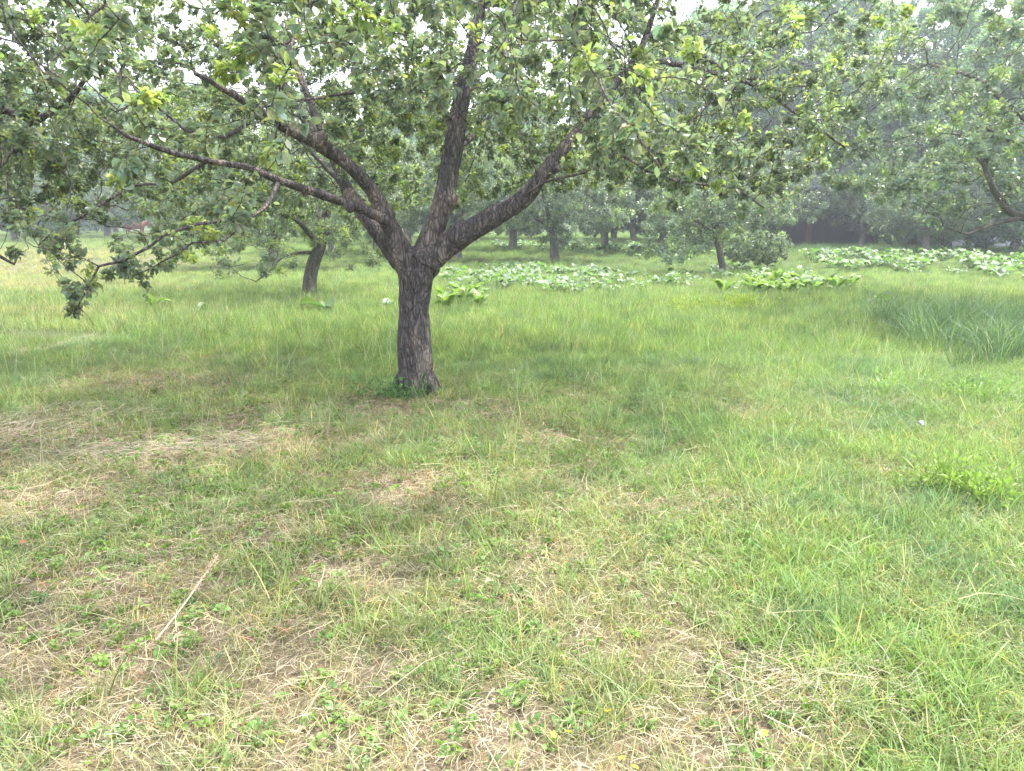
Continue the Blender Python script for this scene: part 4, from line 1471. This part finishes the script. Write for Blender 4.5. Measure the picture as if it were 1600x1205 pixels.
# mown turf close to the camera
x, y = field(52000, 1.5, 9.5, rg)
d = dryness(x, y)
k_ = rg.random(len(x)) > d * .80
x, y, d = x[k_], y[k_], d[k_]
push(x, y, rg.uniform(.7, 1.3, len(x)) * (1 + .25 * (x / y > .3)), rg.integers(0, 3, len(x)), grass_tint(x, y, d, rg))
x, y = field(27000, 1.5, 10, rg)
d = dryness(x, y)
k_ = (rg.random(len(x)) > d * 1.25) & (rg.random(len(x)) < .30 + .9 * np.clip((fbm2(x, y, 1.3, 51) - .42) * 3, 0, 1) + .5 * (x / y > .38))
x, y, d = x[k_], y[k_], d[k_]
push(x, y, rg.uniform(.6, 1.15, len(x)), rg.integers(3, 6, len(x)), grass_tint(x, y, d * .6, rg))
x, y = field(9000, 1.6, 10, rg)
d = dryness(x, y)
k_ = (rg.random(len(x)) > d * 1.1) & (fbm2(x, y, 1.9, 61) > .52)
x, y, d = x[k_], y[k_], d[k_]
push(x, y, rg.uniform(.5, 1.0, len(x)), rg.integers(6, 9, len(x)), grass_tint(x, y, d * .3, rg) * 1.15)
# unmown band behind the big tree
x, y = field(26000, 7.6, 16, rg)
edge = 8.6 + .8 * (fbm2(x, y, .9, 71) - .5) + np.where(x < -3, 2.2 * np.clip((-x - 3) / 3, 0, 1), 0)
k_ = (y > edge)
x, y = x[k_], y[k_]
d = dryness(x, y)
push(x, y, rg.uniform(.7, 1.25, len(x)) * np.clip(1.15 - .01 * y, .85, 1.15), np.where(rg.random(len(x)) < .55, rg.integers(3, 6, len(x)), rg.integers(6, 9, len(x))), grass_tint(x, y, d * .7, rg))
x, y = field(9000, 8.8, 22, rg)
k_ = ~((x < -3.5) & (y < 12))
x, y = x[k_], y[k_]
push(x, y, rg.uniform(.55, .95, len(x)), rg.integers(9, 12, len(x)), grass_tint(x, y, dryness(x, y), rg))
x, y = field(26000, 20, 95, rg, 1.1)
s = np.clip(y / 32, .85, 1.7)
push(x, y, rg.uniform(.7, 1.15, len(x)) * s, rg.integers(9, 12, len(x)), grass_tint(x, y, dryness(x, y) * .8, rg))
x, y = field(4500, 4.5, 20, rg)
k_ = rg.random(len(x)) < np.clip((y - 4) / 5, .15, 1)
x, y = x[k_], y[k_]
push(x, y, rg.uniform(.7, 1.35, len(x)), rg.integers(20, 22, len(x)), np.array([.40, .40, .24]) * rg.uniform(.6, 1.15, (len(x), 1)))
grass = scatter('grass', 'green meadow grass, short and patchy in front and longer behind', 'grass', np.concatenate(PT), np.concatenate(SC), np.concatenate(PK), np.concatenate(TI), .18, 5)
print('grass instances', sum(len(q) for q in PT))

# long dark grass at the right edge, and rank growth along the back
PT, SC, PK, TI = [], [], [], []
c = gnd(1560, 540)
n = 360
x = c[0] + .2 + rg.normal(0, .9, n); y = c[1] + rg.normal(0, 1.1, n) + .3
k_ = (x > c[0] - 1.1 + .25 * (y - c[1]))
x, y = x[k_], y[k_]
push(x, y, rg.uniform(.75, 1.2, len(x)), rg.integers(12, 14, len(x)), np.tile(np.array([.110, .178, .080]), (len(x), 1)) * rg.uniform(.65, 1.5, (len(x), 1)))
x = rg.uniform(13, 32, 520); y = 38 - .18 * (x - 13) + rg.normal(0, 1.6, 520)
push(x, y, rg.uniform(.5, 1.1, len(x)), rg.integers(12, 14, len(x)), np.tile(np.array([.105, .19, .075]), (len(x), 1)) * rg.uniform(.7, 1.3, (len(x), 1)))
scatter('long_grass', 'long dark blue green grass at the right edge and along the back hedge', 'long grass', np.concatenate(PT), np.concatenate(SC), np.concatenate(PK), np.concatenate(TI), .15, 6)

# small broad-leaved weeds in the turf
PT, SC, PK, TI = [], [], [], []
x, y = field(11000, 1.5, 7.5, rg)
k_ = (fbm2(x, y, 2.2, 91) > .47) | (rg.random(len(x)) < .18)
x, y = x[k_], y[k_]
t = np.array([.12, .20, .045]) * rg.uniform(.75, 1.35, (len(x), 1)) * np.array([1, 1, 1]) + rg.normal(0, .012, (len(x), 3))
push(x, y, rg.uniform(.45, 1.1, len(x)), np.where(rg.random(len(x)) < .5, rg.integers(14, 16, len(x)), rg.integers(16, 18, len(x))), np.clip(t, .02, 1), .012)
scatter('ground_weeds', 'small round-leaved weeds and clover low in the turf', 'weeds', np.concatenate(PT), np.concatenate(SC), np.concatenate(PK), np.concatenate(TI), .25, 7)

# feathery yellow green weeds: separate patches
for px, py, rx, ry, n, sc, col, lab in (
        (1500, 770, .30, .14, 15, 1.0, (.19, .28, .06), 'yellow green feathery weed patch in the turf at the lower right'),
        (1530, 625, .60, .40, 22, .9, (.18, .28, .08), 'pale feathery weed patch in the grass near the right edge'),
        (1135, 484, .9, .4, 60, 1.2, (.24, .30, .05), 'yellow feathery weed patch below the upright leafy clump'),
        (640, 622, .26, .10, 10, .9, (.09, .18, .06), 'small green weeds at the foot of the big trunk')):
    c = gnd(px, py)
    PT, SC, PK, TI = [], [], [], []
    x = c[0] + rg.normal(0, rx * .6, n); y = c[1] + rg.normal(0, ry * .6, n)
    push(x, y, rg.uniform(.6, 1.2, n) * sc, rg.integers(18, 20, n), np.array(col) * rg.uniform(.75, 1.3, (n, 1)), .03)
    scatter('weed_patch', lab, 'weeds', np.concatenate(PT), np.concatenate(SC), np.concatenate(PK), np.concatenate(TI), .35, int(px))

# ------------------------------------------------------------------ dead straw lying in the turf
def strands(x, y, L, W, ang, rg, z0=.004, z1=.035, curl=.25):
    n = len(x)
    seg = 3
    K = 2 * (seg + 1)
    pos = np.zeros((n, K, 3))
    zb = gz(x, y) + rg.uniform(z0, z1, n)
    tilt = rg.normal(0, .10, n)
    cu = rg.normal(0, curl, n)
    roll = rg.uniform(-.8, .8, n)
    cx, cy = x.copy(), y.copy()
    for i in range(seg + 1):
        u = i / seg
        a = ang + cu * u * 2
        if i:
            cx = cx + np.cos(a) * L / seg; cy = cy + np.sin(a) * L / seg
        z = zb + tilt * L * u + .10 * L * np.sin(u * 3.14) * rg.random(n)
        z = np.maximum(z, gz(cx, cy) + .003)
        w = W * (1 - .6 * u)
        sx, sy, sz = -np.sin(a) * np.cos(roll) * w, np.cos(a) * np.cos(roll) * w, np.sin(roll) * w
        pos[:, 2 * i] = np.stack([cx - sx, cy - sy, z - sz], 1)
        pos[:, 2 * i + 1] = np.stack([cx + sx, cy + sy, z + sz], 1)
    off = (np.arange(n) * K)[:, None]
    f4 = np.array([[2 * i, 2 * i + 1, 2 * i + 3, 2 * i + 2] for i in range(seg)])
    F = (f4[None] + off[:, :, None]).reshape(-1, 4)
    return pos.reshape(-1, 3), F, K


SV_, SF_, ST_ = [], [], []
sb = 0


def add_straw(x, y, L, W, ang, col, **kw):
    global sb
    v_, f_, K = strands(x, y, L, W, ang, rg, **kw)
    SV_.append(v_); SF_.append(f_ + sb); sb += len(v_)
    n = len(x)
    c = np.asarray(col) * rg.uniform(.6, 1.3, (n, 1)) + rg.normal(0, .015, (n, 3))
    ST_.append(np.repeat(np.clip(c, .03, .9), K, 0))


x, y = field(230000, 1.5, 9, rg)
d = dryness(x, y)
k_ = rg.random(len(x)) < .10 + .75 * d
x, y = x[k_], y[k_]
n = len(x)
add_straw(x, y, rg.uniform(.025, .10, n), rg.uniform(.0006, .0014, n), rg.random(n) * 6.283, np.array([.46, .38, .26]), curl=.5)
x, y = field(1000, 1.6, 7, rg)
k_ = rg.random(len(x)) < .12 + .6 * dryness(x, y)
x, y = x[k_], y[k_]
n = len(x)
add_straw(x, y, rg.uniform(.10, .32, n), rg.uniform(.0009, .0017, n), rg.random(n) * 6.283, np.array([.52, .44, .28]), z0=.02, z1=.07, curl=.3)
print('straw', sum(len(q) for q in SF_))
straw = obj('dry_grass', mesh_np('dry_grass', np.concatenate(SV_), [np.concatenate(SF_)], np.concatenate(ST_)), M['straw'])
tag(straw, 'dead tan straw scattered flat through the turf', 'dry grass', kind='stuff')
# raked hay at the left
for (pa, pb, wid_, n, lab) in (((-60, 700), (150, 640), .34, 1400, 'grey tan heap of raked hay at the left edge'), ((-60, 572), (150, 525), .12, 1300, 'thin line of pale hay across the grass far left'),
                               ((40, 720), (430, 690), .16, 900, 'loose streak of grey hay in the turf left of the trunk'), ((1150, 1105), (1390, 1060), .10, 300, 'small patch of flattened pale straw at the lower right')):
    SV_, SF_, ST_ = [], [], []
    sb = 0
    a0, b0 = gnd(*pa), gnd(*pb)
    u = rg.random(n)
    dv = b0 - a0
    nrm_ = np.array([-dv[1], dv[0]]) / np.hypot(dv[0], dv[1])
    wq = rg.normal(0, wid_, n) * (.6 + .8 * n2(u * 5, u * 0, 1, 12))
    x = a0[0] + dv[0] * u + nrm_[0] * wq; y = a0[1] + dv[1] * u + nrm_[1] * wq
    an = math.atan2(dv[1], dv[0]) + rg.normal(0, .7, n) + np.where(rg.random(n) < .5, 3.14, 0)
    add_straw(x, y, rg.uniform(.06, .24, n), rg.uniform(.0008, .0017, n), an, np.array([.43, .375, .27]), z0=.01, z1=.01 + .12 * min(1, wid_ * 2), curl=.3)
    h_ = obj('hay', mesh_np('hay', np.concatenate(SV_), [np.concatenate(SF_)], np.concatenate(ST_)), M['straw'])
    tag(h_, lab, 'hay', kind='stuff')

# ------------------------------------------------------------------ single small things in the grass
M['petal'] = plain('petal', (0.80, 0.55, 0.03), .35, .5, .1, 30)
M['green_stem'] = plain('green_stem', (0.13, 0.22, 0.05), .5, .4, .2, 20)
an = np.arange(5) * 2 * math.pi / 5
pd = np.stack([np.cos(an), np.sin(an), np.full(5, .45)], 1)
petals = leaves_mesh('petals', np.zeros((5, 3)), pd, np.tile([0, 0, 1.0], (5, 1)) - pd * .3, np.full(5, .0135), np.full(5, .95), np.ones((5, 3)))
stem_me = tubes_mesh('stem', [(np.array([[0, 0, -.13], [.006, .004, -.07], [0, 0, 0]]), np.array([.0012, .001, .001]))], lambda r: 4)
FL = [(437, 1150, 'yellow buttercup at the lower left, the upper of two'), (217, 1201, 'yellow buttercup at the very bottom left'), (950, 1102, 'yellow buttercup right of centre among broad leaves'),
      (864, 1138, 'lone yellow buttercup near the bottom centre'), (972, 1176, 'yellow buttercup in the bottom row right of centre'), (992, 1190, 'yellow buttercup at the bottom edge beside another'),
      (1195, 1136, 'yellow buttercup below the pale straw patch'), (888, 1135, 'small yellow buttercup just right of the lone one')]
for px, py, lab in FL:
    g = gnd(px, py + 10)
    z = .085
    p = g * (1 - z / CAMZ)
    f = empty('buttercup', (p[0], p[1], z), lab, 'flower', 'buttercups in the foreground')
    f.rotation_euler = (rg.normal(.35, .2), rg.normal(0, .3), rg.random() * 6)
    f.scale = (.85,) * 3
    obj('petals', petals, M['petal'], f)
    obj('stem', stem_me, M['green_stem'], f)

# fallen dry seed stalk
M['dry_stem'] = plain('dry_stem', (0.50, 0.40, 0.25), .7, .3, .2, 40)
M['seed'] = plain('seed', (0.42, 0.30, 0.20), .8, .2, .35, 60)
a0 = gnd(245, 1012); b0 = gnd(345, 912)
sdk = empty('seed_stalk', tuple(a0), 'long dry stalk with a brown seed head lying in the turf at left', 'dry stalk')
dv = b0 - a0
line = np.array([[0, 0, .03], [dv[0] * .4, dv[1] * .4, .06], dv * .75 + [0, 0, .10], dv + [0, 0, .13]])
Q, R = resample(line, np.array([.0028, .0025, .0022, .0015]), .03)
obj('stem', tubes_mesh('stem', [(Q, R)], lambda r: 5), M['dry_stem'], sdk)
nS = 150
u = rg.uniform(.55, 1.0, nS)
cx = np.stack([np.interp(u, np.linspace(0, 1, len(Q)), Q[:, i]) for i in range(3)], 1)
dd = rg.normal(0, 1, (nS, 3)) + dv / np.linalg.norm(dv) * .8
obj('seed_head', leaves_mesh('seed_head', cx + rg.normal(0, .004, (nS, 3)), dd, rg.normal(0, 1, (nS, 3)), rg.uniform(.006, .014, nS), np.full(nS, .6), np.ones((nS, 3)), True), M['seed'], sdk)

# scrap of paper and a fallen reddish leaf
c = gnd(1425, 676)
M['paper'] = plain('paper', (0.42, 0.44, 0.48), .8, .2, .15, 60)
bm = bmesh.new()
bmesh.ops.create_grid(bm, x_segments=6, y_segments=6, size=.022)
for v_ in bm.verts:
    q = n2([v_.co.x], [v_.co.y], 34, 5)[0]
    v_.co.z = .05 * q + .02 * abs(v_.co.x) / .022 + .04
    v_.co.x *= .8
r_ = bmesh.ops.solidify(bm, geom=list(bm.faces), thickness=.0008)
me = bpy.data.meshes.new('paper_scrap'); bm.to_mesh(me); bm.free()
o = obj('paper_scrap', me, M['paper'])
o.location = (c[0], c[1], .02); o.rotation_euler = (.6, .2, .5)
tag(o, 'small crumpled white scrap lying in the grass at the right', 'paper scrap')
c = gnd(30, 866)
M['red_leaf'] = plain('red_leaf', (0.24, 0.09, 0.05), .5, .3, .3, 20)
o = obj('fallen_leaf', leaves_mesh('fallen_leaf', np.zeros((1, 3)), np.array([[1, .2, .1]]), np.array([[0, -.3, 1.0]]), np.array([.04]), np.array([.6]), np.ones((1, 3))), M['red_leaf'])
o.location = (c[0], c[1], .055)
tag(o, 'small reddish fallen leaf on the turf at the left edge', 'leaf')

# ------------------------------------------------------------------ damp summer air
HAZE = 0.0021
if HAZE:
    bm = bmesh.new()
    box_bm(bm, -130, 130, -20, 130, -1.2, 22.0)
    bmesh.ops.recalc_face_normals(bm, faces=list(bm.faces))
    me = bpy.data.meshes.new('haze'); bm.to_mesh(me); bm.free()
    hz = NT('haze')
    pv = hz.n('ShaderNodeVolumePrincipled')
    pv.inputs['Color'].default_value = (0.88, 0.94, 1.0, 1)
    pv.inputs['Density'].default_value = HAZE
    pv.inputs['Anisotropy'].default_value = 0.55
    hz.l(pv.outputs[0], hz.out.inputs['Volume'])
    ho = obj('haze', me, hz.m)
    tag(ho, 'thin pale damp air over the whole orchard', 'haze', kind='stuff')
